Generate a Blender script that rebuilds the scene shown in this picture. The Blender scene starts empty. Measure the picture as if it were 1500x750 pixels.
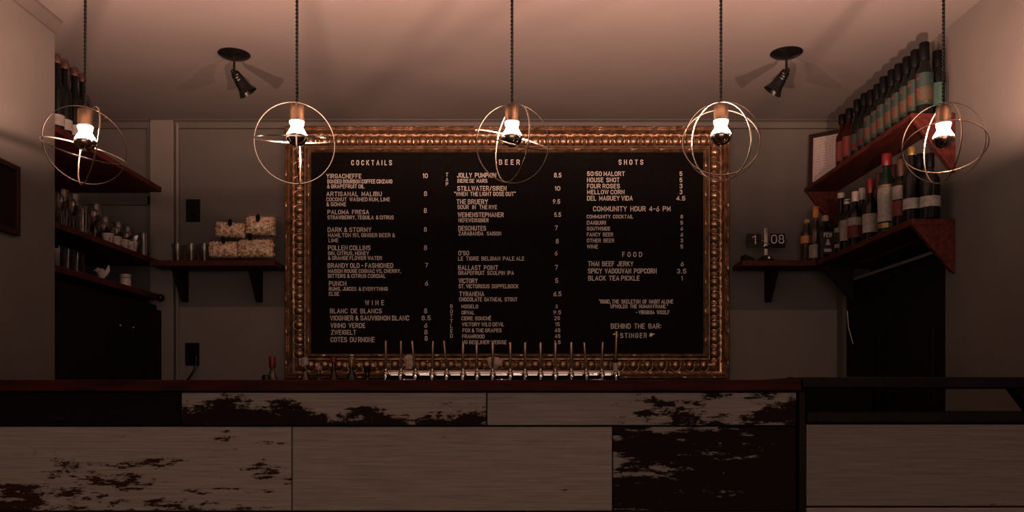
import bpy, bmesh, math, random
from mathutils import Vector, Matrix, Euler
random.seed(7)
C = bpy.context.scene.collection
PI = math.pi

# ------------------------------------------------------------------ camera
F = 1222.0          # focal length in pixels of a 1500 px wide frame
EYE = 1.05          # camera height; horizon lies at pixel row 578
cam_d = bpy.data.cameras.new('camera'); cam = bpy.data.objects.new('camera', cam_d); C.objects.link(cam)
cam.location = (0, 0, EYE); cam.rotation_euler = (PI/2, 0, 0)
cam_d.sensor_width = 36; cam_d.lens = 36*F/1500; cam_d.shift_y = 203/1500; cam_d.clip_start = 0.05
bpy.context.scene.camera = cam

# ------------------------------------------------------------------ world and exposure
w = bpy.data.worlds.new('dim room'); bpy.context.scene.world = w; w.use_nodes = True
bg = w.node_tree.nodes['Background']; bg.inputs[0].default_value = (1.0, 0.68, 0.55, 1); bg.inputs[1].default_value = 1.4
BULB_W = 55.0          # point light in each silver-bowl bulb, watts
BULB_GLOW = 30.0      # radiance of the frosted upper glass
BULB_COL = (1.0, 0.57, 0.43)
vs = bpy.context.scene.view_settings
bpy.context.scene.display_settings.display_device = 'sRGB'
vs.view_transform = 'Standard'; vs.look = 'None'; vs.gamma = 1; vs.use_curve_mapping = False
vs.exposure = 0.0

def PX(x, y, d):     # photograph pixel + depth -> world point
    return Vector(((x-750)*d/F, d, EYE+(578-y)*d/F))

# ------------------------------------------------------------------ materials
def new_mat(name):
    m = bpy.data.materials.new(name); m.use_nodes = True
    nt = m.node_tree; return m, nt, nt.nodes['Principled BSDF']
def ramp(nt, fac, stops):
    r = nt.nodes.new('ShaderNodeValToRGB'); cr = r.color_ramp
    while len(cr.elements) < len(stops): cr.elements.new(0.5)
    for e, (p, c) in zip(cr.elements, stops):
        e.position = p; e.color = (*c, 1) if len(c) == 3 else c
    nt.links.new(fac, r.inputs[0]); return r.outputs[0]
def coords(nt, scale=(1,1,1), loc=(0,0,0), kind='Object'):
    t = nt.nodes.new('ShaderNodeTexCoord'); mp = nt.nodes.new('ShaderNodeMapping')
    mp.inputs['Scale'].default_value = scale; mp.inputs['Location'].default_value = loc
    nt.links.new(t.outputs[kind], mp.inputs[0]); return mp.outputs[0]
def noise(nt, vec, scale, detail=4, rough=0.6):
    n = nt.nodes.new('ShaderNodeTexNoise'); n.inputs['Scale'].default_value = scale
    n.inputs['Detail'].default_value = detail; n.inputs['Roughness'].default_value = rough
    nt.links.new(vec, n.inputs['Vector']); return n.outputs[0]
def bump(nt, b, h, strength=0.3, dist=0.002):
    n = nt.nodes.new('ShaderNodeBump'); n.inputs['Strength'].default_value = strength; n.inputs['Distance'].default_value = dist
    nt.links.new(h, n.inputs['Height']); nt.links.new(n.outputs[0], b.inputs['Normal'])
def pm(name, c1, c2=None, scale=12, rough=0.6, metal=0.0, bmp=0.0, stretch=(1,1,1), coat=0.0, lo=0.35, hi=0.65, spec=0.5):
    m, nt, b = new_mat(name)
    c2 = c2 or tuple(v*0.8 for v in c1)
    v = coords(nt, stretch); n = noise(nt, v, scale)
    nt.links.new(ramp(nt, n, [(lo, c2), (hi, c1)]), b.inputs['Base Color'])
    b.inputs['Roughness'].default_value = rough; b.inputs['Metallic'].default_value = metal
    b.inputs['Coat Weight'].default_value = coat; b.inputs['Specular IOR Level'].default_value = spec
    if bmp: bump(nt, b, n, bmp)
    return m
M = {}
M['wall'] = pm('wall paint', (.107,.093,.081), (.092,.079,.069), 3, .8, bmp=.08)
M['panel'] = pm('wall panel paint', (.185,.160,.138), (.165,.142,.123), 3, .75, bmp=.05)
M['ceiling'] = pm('ceiling paint', (.166,.142,.129), (.150,.129,.116), 1.6, .9, bmp=.05)
M['crown'] = pm('crown paint', (.092,.078,.067), (.077,.065,.056), 6, .6)
M['floor'] = pm('floor boards', (.10,.06,.04), (.05,.03,.02), 4, .5, stretch=(1,8,1))
M['shelf_wood'] = pm('red stained shelf wood', (.098,.017,.011), (.036,.007,.005), 9, .55, bmp=.15, stretch=(6,1,6), spec=.2)
M['dark_wood'] = pm('almost black wood', (.012,.007,.0055), (.006,.004,.0035), 9, .65, stretch=(1,6,1), spec=.15)
M['top_wood'] = pm('bar top wood', (.055,.006,.005), (.016,.003,.003), 7, .6, bmp=.2, stretch=(1,8,8), spec=.10)
M['black'] = pm('black enamel', (.005,.0045,.0045), (.003,.003,.003), 20, .25, spec=.3)
M['matte_black'] = pm('matte black', (.006,.005,.005), (.004,.004,.004), 20, .8, spec=.15)
M['fridge'] = pm('black fridge steel', (.006,.005,.005), (.004,.0035,.0035), 12, .7, spec=.15)
M['felt'] = pm('letter board felt', (.008,.0065,.006), (.005,.004,.004), 60, .95, spec=.1)
M['letter'] = pm('white plastic letters', (.90,.80,.72), (.85,.75,.67), 30, .5)
M['chrome'] = pm('polished steel', (.80,.78,.76), (.70,.68,.66), 15, .12, 1.0)
M['mirror'] = pm('silvered bulb bowl', (.60,.50,.44), (.48,.40,.35), 15, .16, 1.0)
M['brass'] = pm('aged brass band', (.78,.66,.55), (.62,.50,.40), 30, .25, 1.0)
M['socket'] = pm('brass socket', (.13,.085,.055), (.08,.05,.03), 30, .42, .6)
M['handle'] = pm('bronzed tap handle', (.62,.42,.29), (.42,.27,.18), 25, .30, .9)
M['cord'] = pm('black cloth cord', (.012,.010,.009), (.006,.005,.005), 200, .9)
M['cap_red'] = pm('red cap', (.19,.007,.007), (.11,.005,.005), 30, .4)
M['cap_wax'] = pm('brown wax', (.08,.028,.02), (.045,.015,.012), 30, .5)
M['cap_white'] = pm('white cap', (.42,.37,.33), (.34,.30,.27), 30, .5)
M['cap_gold'] = pm('gold foil', (.30,.19,.07), (.20,.12,.04), 30, .35, .5)
M['cap_orange'] = pm('orange cap', (.62,.22,.05), (.45,.15,.03), 30, .5)
M['cap_black'] = pm('black cap', (.0025,.0025,.003), (.0015,.0015,.002), 30, .5, spec=.12)
M['cork'] = pm('cork', (.45,.30,.18), (.30,.19,.11), 60, .8)
M['darkglass'] = pm('dark bottle glass', (.0035,.004,.0035), (.002,.0025,.002), 5, .08, spec=.4)
M['greenglass'] = pm('green bottle glass', (.006,.024,.015), (.003,.012,.008), 5, .08, spec=.4)
M['amber'] = pm('amber bottle glass', (.035,.012,.005), (.02,.007,.003), 5, .1, spec=.4)
M['redliquor'] = pm('red liqueur glass', (.03,.003,.002), (.012,.0015,.0015), 5, .12, spec=.4)
M['paper'] = pm('cream label paper', (.29,.245,.20), (.21,.175,.145), 40, .75)
M['paper_w'] = pm('white label paper', (.33,.29,.255), (.22,.19,.17), 60, .75)
M['paper_r'] = pm('red label paper', (.13,.016,.011), (.08,.01,.007), 40, .7)
M['paper_o'] = pm('orange label paper', (.62,.28,.07), (.45,.19,.05), 40, .7)
M['paper_k'] = pm('black label paper', (.02,.018,.018), (.012,.01,.01), 40, .7)
M['paper_g'] = pm('green label paper', (.03,.085,.06), (.02,.055,.04), 40, .7)
M['ceramic'] = pm('pale ceramic', (.52,.44,.40), (.44,.37,.33), 20, .3)
M['flap_text'] = pm('flap numerals', (.75,.70,.66), (.68,.63,.6), 20, .6)
M['pic'] = pm('dark picture print', (.012,.004,.004), (.004,.003,.003), 22, .6, spec=.1)
M['frame_dark'] = pm('mahogany frame', (.022,.006,.005), (.010,.004,.0035), 20, .5, spec=.2)
M['tag'] = pm('crumpled paper', (.62,.50,.41), (.40,.31,.25), 60, .8, bmp=.5)
M['hinge'] = pm('dull brass hinge', (.25,.16,.09), (.17,.11,.06), 40, .5, .8)

# aged gold carved frame: worn highlights, dark patina in blotches
m, nt, b = new_mat('aged gilt carving'); v = coords(nt); n = noise(nt, v, 26, 6, .7); n2 = noise(nt, v, 160, 3, .6)
nt.links.new(ramp(nt, n, [(.30,(.07,.038,.022)), (.47,(.30,.175,.098)), (.68,(.60,.385,.24))]), b.inputs['Base Color'])
b.inputs['Metallic'].default_value = .8
nt.links.new(ramp(nt, n, [(.3,(.45,)*3), (.7,(.22,)*3)]), b.inputs['Roughness']); bump(nt, b, n2, .35, .0015)
M['gilt'] = m
# glow of the lit glass
m, nt, b = new_mat('lit frosted bulb glass'); nt.nodes.remove(b); o_ = nt.nodes['Material Output']
e = nt.nodes.new('ShaderNodeEmission'); e.inputs[0].default_value = (1.0,.80,.70,1); e.inputs[1].default_value = BULB_GLOW
t = nt.nodes.new('ShaderNodeBsdfTransparent'); a = nt.nodes.new('ShaderNodeAddShader')
nt.links.new(e.outputs[0], a.inputs[0]); nt.links.new(t.outputs[0], a.inputs[1]); nt.links.new(a.outputs[0], o_.inputs[0]); M['bulb'] = m
# clear glass: see-through with fresnel gloss
def clear(name, tint, gl=.05, base=.05):
    m, nt, b = new_mat(name); nt.nodes.remove(b); o_ = nt.nodes['Material Output']
    t = nt.nodes.new('ShaderNodeBsdfTransparent'); t.inputs[0].default_value = (*tint, 1)
    g = nt.nodes.new('ShaderNodeBsdfGlossy'); g.inputs['Roughness'].default_value = gl
    v = coords(nt); n = noise(nt, v, 20)
    l = nt.nodes.new('ShaderNodeLayerWeight'); l.inputs[0].default_value = .35
    mm = nt.nodes.new('ShaderNodeMath'); mm.operation = 'MULTIPLY_ADD'; mm.inputs[1].default_value = .45; mm.inputs[2].default_value = base
    nt.links.new(l.outputs['Facing'], mm.inputs[0]); mx = nt.nodes.new('ShaderNodeMixShader')
    nt.links.new(mm.outputs[0], mx.inputs[0]); nt.links.new(t.outputs[0], mx.inputs[1]); nt.links.new(g.outputs[0], mx.inputs[2])
    nt.links.new(mx.outputs[0], o_.inputs[0]); return m
M['glass'] = clear('clear glass', (.86,.84,.82)); M['film'] = clear('clear bag film', (.97,.96,.95), .12, .03)
M['clearbottle'] = clear('pale bottle glass', (.66,.60,.50), .06, .05)
# popcorn
m, nt, b = new_mat('caramel popcorn'); v = coords(nt); vo = nt.nodes.new('ShaderNodeTexVoronoi'); vo.inputs['Scale'].default_value = 95
nt.links.new(v, vo.inputs['Vector']); sp = nt.nodes.new('ShaderNodeSeparateColor'); nt.links.new(vo.outputs['Color'], sp.inputs[0])
nt.links.new(ramp(nt, sp.outputs[0], [(0.0,(.50,.20,.08)), (.30,(.80,.48,.25)), (.8,(.97,.85,.68))]), b.inputs['Base Color']); b.inputs['Roughness'].default_value = .5
M['popcorn'] = m
# teal label with a gold lattice and red spots
m, nt, b = new_mat('teal lattice label'); v = coords(nt)
def wave(rot):
    mp = nt.nodes.new('ShaderNodeMapping'); mp.inputs['Rotation'].default_value = rot; nt.links.new(v, mp.inputs[0])
    w_ = nt.nodes.new('ShaderNodeTexWave'); w_.inputs['Scale'].default_value = 46; w_.wave_profile = 'TRI'; nt.links.new(mp.outputs[0], w_.inputs['Vector']); return w_.outputs['Fac']
mx = nt.nodes.new('ShaderNodeMath'); mx.operation = 'MAXIMUM'; nt.links.new(wave((0,PI/4,0)), mx.inputs[0]); nt.links.new(wave((0,-PI/4,0)), mx.inputs[1])
lat = ramp(nt, mx.outputs[0], [(.70,(.006,.013,.009)), (.80,(.095,.052,.016))])
sx = nt.nodes.new('ShaderNodeSeparateXYZ'); nt.links.new(v, sx.inputs[0])
rz = ramp(nt, sx.outputs[2], [(.052,(0,)*3), (.058,(1,)*3), (.105,(1,)*3), (.112,(0,)*3)])
m1 = nt.nodes.new('ShaderNodeMix'); m1.data_type = 'RGBA'; m1.inputs[6].default_value = (.007,.021,.016,1); nt.links.new(rz, m1.inputs[0]); nt.links.new(lat, m1.inputs[7])
rs = noise(nt, v, 42, 1, .4); m2 = nt.nodes.new('ShaderNodeMix'); m2.data_type = 'RGBA'; m2.inputs[7].default_value = (.10,.016,.007,1)
nt.links.new(ramp(nt, rs, [(.645,(0,)*3), (.665,(1,)*3)]), m2.inputs[0]); nt.links.new(m1.outputs[2], m2.inputs[6]); nt.links.new(m2.outputs[2], b.inputs['Base Color'])
b.inputs['Roughness'].default_value = .6; M['teal'] = m
# notice paper with faint ruled writing
m, nt, b = new_mat('printed notice'); v = coords(nt, (1,1,1)); w_ = nt.nodes.new('ShaderNodeTexWave'); w_.bands_direction = 'Z'; w_.inputs['Scale'].default_value = 20
w_.inputs['Distortion'].default_value = 1.5; nt.links.new(v, w_.inputs['Vector']); n = noise(nt, coords(nt, (1,1,.3)), 90, 3)
mu = nt.nodes.new('ShaderNodeMath'); mu.operation = 'MULTIPLY'; nt.links.new(w_.outputs['Fac'], mu.inputs[0]); nt.links.new(n, mu.inputs[1])
nt.links.new(ramp(nt, mu.outputs[0], [(.40,(.36,.30,.27)), (.62,(.17,.135,.12))]), b.inputs['Base Color']); M['notice'] = m

def paint_wood(name, seed, paint, wood, cover, scale=2.2, stretch=(1,1,3.2), streak=.35, gx=0.0, gz=0.0):
    """boards whose old paint has flaked off in ragged, grain-wise patches; cover 0..1 = how much paint is left"""
    m, nt, b = new_mat(name)
    v1 = coords(nt, stretch, (seed*3.1, seed, seed*1.7)); v2 = coords(nt, (3,3,26), (seed, 0, seed*2.3))
    a1 = noise(nt, v1, scale, 10, .74); a2 = noise(nt, v2, 1.6, 6, .7)
    mxx = nt.nodes.new('ShaderNodeMix'); mxx.data_type = 'FLOAT'; mxx.inputs[0].default_value = streak
    nt.links.new(a1, mxx.inputs[2]); nt.links.new(a2, mxx.inputs[3])
    th = .5 + (.5-cover)*.36
    sp = nt.nodes.new('ShaderNodeSeparateXYZ'); nt.links.new(coords(nt), sp.inputs[0])   # boards wear more towards one end or edge
    k1 = nt.nodes.new('ShaderNodeMath'); k1.operation = 'MULTIPLY_ADD'; k1.inputs[1].default_value = gx; nt.links.new(sp.outputs[0], k1.inputs[0]); nt.links.new(mxx.outputs[0], k1.inputs[2])
    k2 = nt.nodes.new('ShaderNodeMath'); k2.operation = 'MULTIPLY_ADD'; k2.inputs[1].default_value = gz; nt.links.new(sp.outputs[2], k2.inputs[0]); nt.links.new(k1.outputs[0], k2.inputs[2])
    mask = ramp(nt, k2.outputs[0], [(th-.012,(0,)*3), (th+.012,(1,)*3)])
    gr = noise(nt, coords(nt, (2,2,60), (seed,0,0)), 2.5, 6, .7)
    pc = ramp(nt, gr, [(.30,tuple(c*.62 for c in paint)), (.62,paint)]); wc = ramp(nt, gr, [(.3,tuple(c*.4 for c in wood)), (.7,wood)])
    mc = nt.nodes.new('ShaderNodeMix'); mc.data_type = 'RGBA'; nt.links.new(mask, mc.inputs[0]); nt.links.new(wc, mc.inputs[6]); nt.links.new(pc, mc.inputs[7])
    nt.links.new(mc.outputs[2], b.inputs['Base Color']); b.inputs['Roughness'].default_value = .8; b.inputs['Specular IOR Level'].default_value = .12
    bump(nt, b, mask, .5, .0015); return m

# ------------------------------------------------------------------ helpers
def add_box(bm, lo, hi):
    vs_ = [bm.verts.new((x, y, z)) for x in (lo[0], hi[0]) for y in (lo[1], hi[1]) for z in (lo[2], hi[2])]
    for f in ((0,1,3,2),(4,6,7,5),(0,4,5,1),(2,3,7,6),(0,2,6,4),(1,5,7,3)): bm.faces.new([vs_[i] for i in f])
def add_lathe(bm, prof, seg=20, mat=Matrix.Identity(4), a0=0, a1=2*PI, cap=True):
    full = abs(a1-a0-2*PI) < 1e-6; n = seg if full else seg+1; rings = []
    for r, z in prof:
        rings.append([bm.verts.new(mat @ Vector((max(r,1e-5)*math.cos(a0+(a1-a0)*i/seg), max(r,1e-5)*math.sin(a0+(a1-a0)*i/seg), z))) for i in range(n)])
    for a, b_ in zip(rings, rings[1:]):
        for i in range(seg):
            j = (i+1) % n
            bm.faces.new((a[i], a[j], b_[j], b_[i]))
    if cap and full:
        bm.faces.new(rings[0][::-1]); bm.faces.new(rings[-1])
def add_tube(bm, pts, r, seg=8, cap=True):
    pts = [Vector(p) for p in pts]; rings = []; up = None
    for i, p in enumerate(pts):
        t = (pts[min(i+1, len(pts)-1)]-pts[max(i-1, 0)]).normalized()
        if up is None: up = t.orthogonal().normalized()
        up = (up-t*up.dot(t)).normalized(); s = t.cross(up); rr = r[i] if isinstance(r, (list, tuple)) else r
        rings.append([bm.verts.new(p+(up*math.cos(2*PI*k/seg)+s*math.sin(2*PI*k/seg))*rr) for k in range(seg)])
    for a, b_ in zip(rings, rings[1:]):
        for k in range(seg): bm.faces.new((a[k], a[(k+1)%seg], b_[(k+1)%seg], b_[k]))
    if cap: bm.faces.new(rings[0][::-1]); bm.faces.new(rings[-1])
def add_prism(bm, poly, axis, lo, hi):   # poly of 2-D points, extruded along axis
    def P(a, b_, c):
        return {'x': (c, a, b_), 'y': (a, c, b_), 'z': (a, b_, c)}[axis]
    A = [bm.verts.new(P(a, b_, lo)) for a, b_ in poly]; B = [bm.verts.new(P(a, b_, hi)) for a, b_ in poly]
    bm.faces.new(A[::-1]); bm.faces.new(B); n = len(poly)
    for i in range(n): bm.faces.new((A[i], A[(i+1)%n], B[(i+1)%n], B[i]))
def finish(bm, smooth=True, ang=35):
    bmesh.ops.recalc_face_normals(bm, faces=bm.faces); me = bpy.data.meshes.new('m'); bm.to_mesh(me); bm.free()
    if smooth: me.shade_smooth(); me.set_sharp_from_angle(angle=math.radians(ang))
    return me
def obj(name, me, mat, parent=None, loc=(0,0,0), rot=(0,0,0), bevel=0):
    if isinstance(me, bmesh.types.BMesh): me = finish(me)
    if mat and not me.materials: me.materials.append(M[mat] if isinstance(mat, str) else mat)
    o = bpy.data.objects.new(name, me); me.name = name; C.objects.link(o); o.parent = parent; o.location = loc; o.rotation_euler = rot
    if bevel:
        b_ = o.modifiers.new('bevel', 'BEVEL'); b_.width = bevel; b_.segments = 2; b_.limit_method = 'ANGLE'
    return o
def tag(o, label, cat, group=None):
    o['label'] = label; o['category'] = cat
    if group: o['group'] = group
    return o
def thing(name, label, cat, loc=(0,0,0), rot=(0,0,0), group=None):
    o = bpy.data.objects.new(name, None); C.objects.link(o); o.location = loc; o.rotation_euler = rot; o.empty_display_size = .05
    return tag(o, label, cat, group)
def box(name, lo, hi, mat, parent=None, bevel=0, loc=(0,0,0), rot=(0,0,0)):
    bm = bmesh.new(); add_box(bm, lo, hi); return obj(name, finish(bm, False), mat, parent, loc, rot, bevel)
def struct(o): o['kind'] = 'structure'; return o
def child(o, loc):   # put o's own origin at loc (mesh already built about its own origin)
    o.location = loc; return o
def _arc(cx, cy, rx, ry, a0, a1, n=7): return [(cx+rx*math.cos(math.radians(a0+(a1-a0)*i/n)), cy+ry*math.sin(math.radians(a0+(a1-a0)*i/n))) for i in range(n+1)]
def _glyphs():
    """condensed gothic capitals of a press-in letter board, as pen strokes; cap height 1"""
    w = .56; c = w/2; r = .25
    O = _arc(c,1-r,c,r,0,180)+_arc(c,r,c,r,180,360)+[(w,1-r)]
    S = _arc(c,.75,c,.25,15,180,8)[:-1]+_arc(c,.76,c,.255,180,250,4)+_arc(c,.25,c,.255,70,0,4)+_arc(c,.25,c,.25,0,-165,8)
    B1 = [(0,0),(0,1),(.30,1)]+_arc(.30,.76,.22,.24,90,-90)+[(0,.52)]
    G = {'A':(.60,[[(0,0),(.30,1),(.60,0)],[(.10,.32),(.50,.32)]]), 'B':(w,[B1,[(.28,.52)]+_arc(.30,.26,.26,.26,90,-90)+[(0,0)]]),
     'C':(w,[_arc(c,1-r,c,r,0,180)+_arc(c,r,c,r,180,360)]), 'D':(w,[[(0,0),(0,1),(.26,1)]+_arc(.26,.70,.30,.30,90,0)+_arc(.26,.30,.30,.30,0,-90)+[(0,0)]]),
     'E':(.48,[[(.48,1),(0,1),(0,0),(.48,0)],[(0,.52),(.40,.52)]]), 'F':(.46,[[(.46,1),(0,1),(0,0)],[(0,.52),(.38,.52)]]),
     'G':(w,[_arc(c,1-r,c,r,0,180)+_arc(c,r,c,r,180,360)+[(w,.45),(c+.02,.45)]]), 'H':(w,[[(0,0),(0,1)],[(w,0),(w,1)],[(0,.5),(w,.5)]]), 'I':(.0,[[(0,0),(0,1)]]),
     'J':(.46,[[(.46,1),(.46,.24)]+_arc(.23,.24,.23,.24,0,-180)]), 'K':(.58,[[(0,0),(0,1)],[(.54,1),(0,.38)],[(.20,.60),(.58,0)]]), 'L':(.46,[[(0,1),(0,0),(.46,0)]]),
     'M':(.66,[[(0,0),(0,1),(.33,.25),(.66,1),(.66,0)]]), 'N':(w,[[(0,0),(0,1),(w,0),(w,1)]]), 'O':(w,[O]), 'P':(w,[[(0,0),(0,1),(.30,1)]+_arc(.30,.73,.26,.27,90,-90)+[(0,.46)]]),
     'Q':(w,[O,[(.3,.25),(.6,-.03)]]), 'R':(.57,[[(0,0),(0,1),(.30,1)]+_arc(.30,.74,.26,.26,90,-90)+[(0,.48)],[(.30,.48),(.57,0)]]), 'S':(w,[S]), 'T':(w,[[(0,1),(w,1)],[(c,1),(c,0)]]),
     'U':(w,[[(0,1)]+_arc(c,r,c,r,180,360)+[(w,1)]]), 'V':(.58,[[(0,1),(.29,0),(.58,1)]]), 'W':(.82,[[(0,1),(.205,0),(.41,1),(.615,0),(.82,1)]]), 'X':(.56,[[(0,0),(.56,1)],[(0,1),(.56,0)]]),
     'Y':(.58,[[(0,1),(.29,.48),(.58,1)],[(.29,.48),(.29,0)]]), 'Z':(.54,[[(0,1),(.54,1),(0,0),(.54,0)]]),
     '0':(.54,[_arc(.27,.74,.27,.26,0,180)+_arc(.27,.26,.27,.26,180,360)+[(.54,.74)]]), '1':(.16,[[(0,.80),(.16,1),(.16,0)]]), '2':(.52,[_arc(.26,.74,.26,.26,170,0)+[(.50,.62),(0,0),(.52,0)]]),
     '3':(.52,[_arc(.26,.755,.24,.245,160,-90)+_arc(.26,.26,.26,.26,90,-160)]), '4':(.58,[[(.42,0),(.42,1),(0,.28),(.58,.28)]]),
     '5':(.52,[[(.48,1),(.06,1),(.02,.54)]+_arc(.26,.32,.26,.32,110,-160)]), '6':(.54,[[(.44,1),(.06,.48)]+_arc(.27,.29,.27,.29,150,510,14)]), '7':(.52,[[(0,1),(.52,1),(.18,0)]]),
     '8':(.54,[_arc(.27,.76,.23,.24,-90,270,12),_arc(.27,.27,.27,.27,90,450,12)]), '9':(.54,[[(.10,0),(.48,.52)]+_arc(.27,.71,.27,.29,-30,330,14)]),
     '.':(.02,[[(0,0),(.02,0)]]), ',':(.06,[[(.05,.04),(0,-.16)]]), ':':(.02,[[(0,.22),(.02,.22)],[(0,.74),(.02,.74)]]), '-':(.30,[[(0,.48),(.30,.48)]]), '/':(.40,[[(0,-.02),(.40,1.02)]]),
     "'":(.02,[[(.02,1.02),(0,.80)]]), '"':(.16,[[(.02,1.04),(0,.84)],[(.16,1.04),(.14,.84)]]), '&':(.62,[[(.62,0),(.12,.66)]+_arc(.26,.82,.15,.18,200,-20)+[(.08,.38)]+_arc(.24,.22,.24,.22,150,340)+[(.58,.42)]])}
    G['\u00c9'] = (G['E'][0], G['E'][1]+[[(.14,1.12),(.34,1.30)]]); return G
GL = _glyphs()
def text_mesh(s, x0, x1, z0, z1, d, mat, parent, name='menu_text', spacing=1.0, ext=.0012, rel=(0,0,0), bold=.15):
    """one line of uniform-stroke letters fitted exactly between x0..x1 (ink) and z0..z1 (cap height)"""
    H = z1-z0-bold*.0*(z1-z0); hw = bold/2; x = 0; strokes = []; gap = (bold+.16) if spacing == 1 else (bold+.16)+(spacing-1)*.62
    for ch in s:
        if ch == ' ': x += .30; continue
        gw, st = GL[ch]
        for p in st: strokes.append([(x+a, b_) for a, b_ in p])
        x += gw+gap
    wid = x-gap; H_ = H/(1+bold); sx_ = ((x1-x0)-bold*H_)/max(wid, .02) if wid > .02 else 1
    if len(s) == 1 and s != '1': sx_ = min(sx_, H_*1.15); off = ((x1-x0)-bold*H_-wid*sx_)/2
    else: off = 0
    bm = bmesh.new(); h = hw*H_
    for p in strokes:
        q = [Vector((off+h+a*sx_, h+b_*H_)) for a, b_ in p]; q = [q[0]]+[b_ for a, b_ in zip(q, q[1:]) if (b_-a).length > 1e-6]
        closed = (q[0]-q[-1]).length < 1e-5
        L, Rr = [], []
        for i, pt in enumerate(q):
            a = (q[i]-q[i-1]).normalized() if i else ((q[-1]-q[-2]).normalized() if closed else (q[1]-q[0]).normalized())
            b_ = (q[i+1]-q[i]).normalized() if i < len(q)-1 else ((q[1]-q[0]).normalized() if closed else a)
            n_ = Vector((-(a+b_).y, (a+b_).x)); 
            if n_.length < 1e-4: n_ = Vector((-a.y, a.x))
            n_.normalize(); k = h/max(abs(n_.dot(Vector((-a.y, a.x)))), .45)
            e_ = Vector((0,0))
            if not closed and i == 0: e_ = -a*h
            if not closed and i == len(q)-1: e_ = a*h
            L.append(pt+e_+n_*k); Rr.append(pt+e_-n_*k)
        lay = [[bm.verts.new((v_.x, y, v_.y)) for v_ in P] for P in (L, Rr) for y in (-ext, 0)]
        for i in range(len(q)-1):
            bm.faces.new((lay[0][i], lay[2][i], lay[2][i+1], lay[0][i+1]))
            bm.faces.new((lay[0][i], lay[0][i+1], lay[1][i+1], lay[1][i])); bm.faces.new((lay[2][i], lay[3][i], lay[3][i+1], lay[2][i+1]))
    o = obj(name, finish(bm, False), mat, parent, (x0-rel[0], d-rel[1], z0-rel[2])); return o

# ================================================================== SETTING
W = 1.827; WL = 1.88; CEIL = EYE+1.538; D = 4.7
struct(box('floor', (-2.8,-2.2,-.08), (2.45,4.9,0), 'floor'))
struct(box('ceiling', (-2.8,-2.2,CEIL), (2.45,4.9,CEIL+.1), 'ceiling'))
struct(box('wall_back', (-2.8,D,0), (2.45,D+.15,CEIL), 'wall'))
# back wall paneling below the shelf brackets, proud of the plaster
wb = struct(box('trim_1', (-1.89,D-.012,0), (-1.2,D,EYE+.492), 'panel'))
struct(box('trim_2', (1.18,D-.012,0), (W,D,EYE+.475), 'panel'))
struct(box('trim_3', (-2.026,D-.035,0), (-1.895,D,CEIL), 'panel', bevel=.004))     # pilaster
bm = bmesh.new(); add_tube(bm, [(-1.878,D-.02,0), (-1.878,D-.02,CEIL)], .009, 8); struct(obj('trim_4', bm, 'panel'))
for nm, x0, x1 in (('trim_5',-2.65,-2.03), ('trim_6',-1.89,W)):
    bm = bmesh.new(); add_prism(bm, [(D,CEIL),(D-.045,CEIL),(D-.045,CEIL-.006),(D-.03,CEIL-.012),(D-.018,CEIL-.034),(D-.018,CEIL-.043),(D,CEIL-.043)], 'x', x0, x1)
    struct(obj(nm, bm, 'crown'))
# left wall ends at the shelving recess
LE = 3.43
struct(box('wall_left', (-WL-.12,-2.2,0), (-WL,LE,CEIL), 'wall'))
bm = bmesh.new(); add_prism(bm, [(-WL,CEIL),(-WL+.030,CEIL),(-WL+.030,CEIL-.012),(-WL+.016,CEIL-.030),(-WL+.010,CEIL-.055),(-WL,CEIL-.055)], 'y', -2.2, LE+.004)
struct(obj('trim_7', bm, 'crown'))
struct(box('wall_left_recess', (-2.8,LE-.12,0), (-2.65,D,CEIL), 'wall'))
struct(box('wall_left_return', (-2.65,LE-.12,0), (-WL-.12,LE,CEIL), 'wall'))
struct(box('trim_8', (-2.65,D-.02,EYE+1.065), (-2.03,D,EYE+1.11), 'crown'))
struct(box('trim_9', (-2.045,D-.02,0), (-2.03,D,EYE+1.5), 'crown'))
# right wall with the low black fridge niche
N0, N1, NZ = 3.516, 4.60, EYE+.692
bm = bmesh.new(); add_box(bm, (W,-2.2,0), (W+.15,N0,CEIL)); add_box(bm, (W,N0,NZ), (W+.15,N1,CEIL)); add_box(bm, (W,N1,0), (W+.15,D,CEIL))
struct(obj('wall_right', finish(bm, False), 'wall'))
bm = bmesh.new(); add_box(bm, (W+.55,N0-.05,0), (W+.6,N1+.05,NZ+.05)); add_box(bm, (W+.15,N0-.05,0), (W+.55,N0,NZ)); add_box(bm, (W+.15,N1,0), (W+.55,N1+.05,NZ)); add_box(bm, (W+.15,N0-.05,NZ), (W+.55,N1+.05,NZ+.05))
struct(obj('wall_niche', finish(bm, False), 'matte_black'))
struct(box('trim_10', (W+.004,N0+.03,EYE+.612), (W+.012,N1-.02,EYE+.626), 'panel'))
struct(box('trim_11', (W-.006,N1,EYE+.35), (W,N1+.02,EYE+.56), 'crown'))
struct(box('baseboard_left', (-WL,-2.2,0), (-WL+.015,LE,.12), 'crown'))
struct(box('baseboard_right', (W-.015,-2.2,0), (W,N0,.12), 'crown'))

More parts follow.
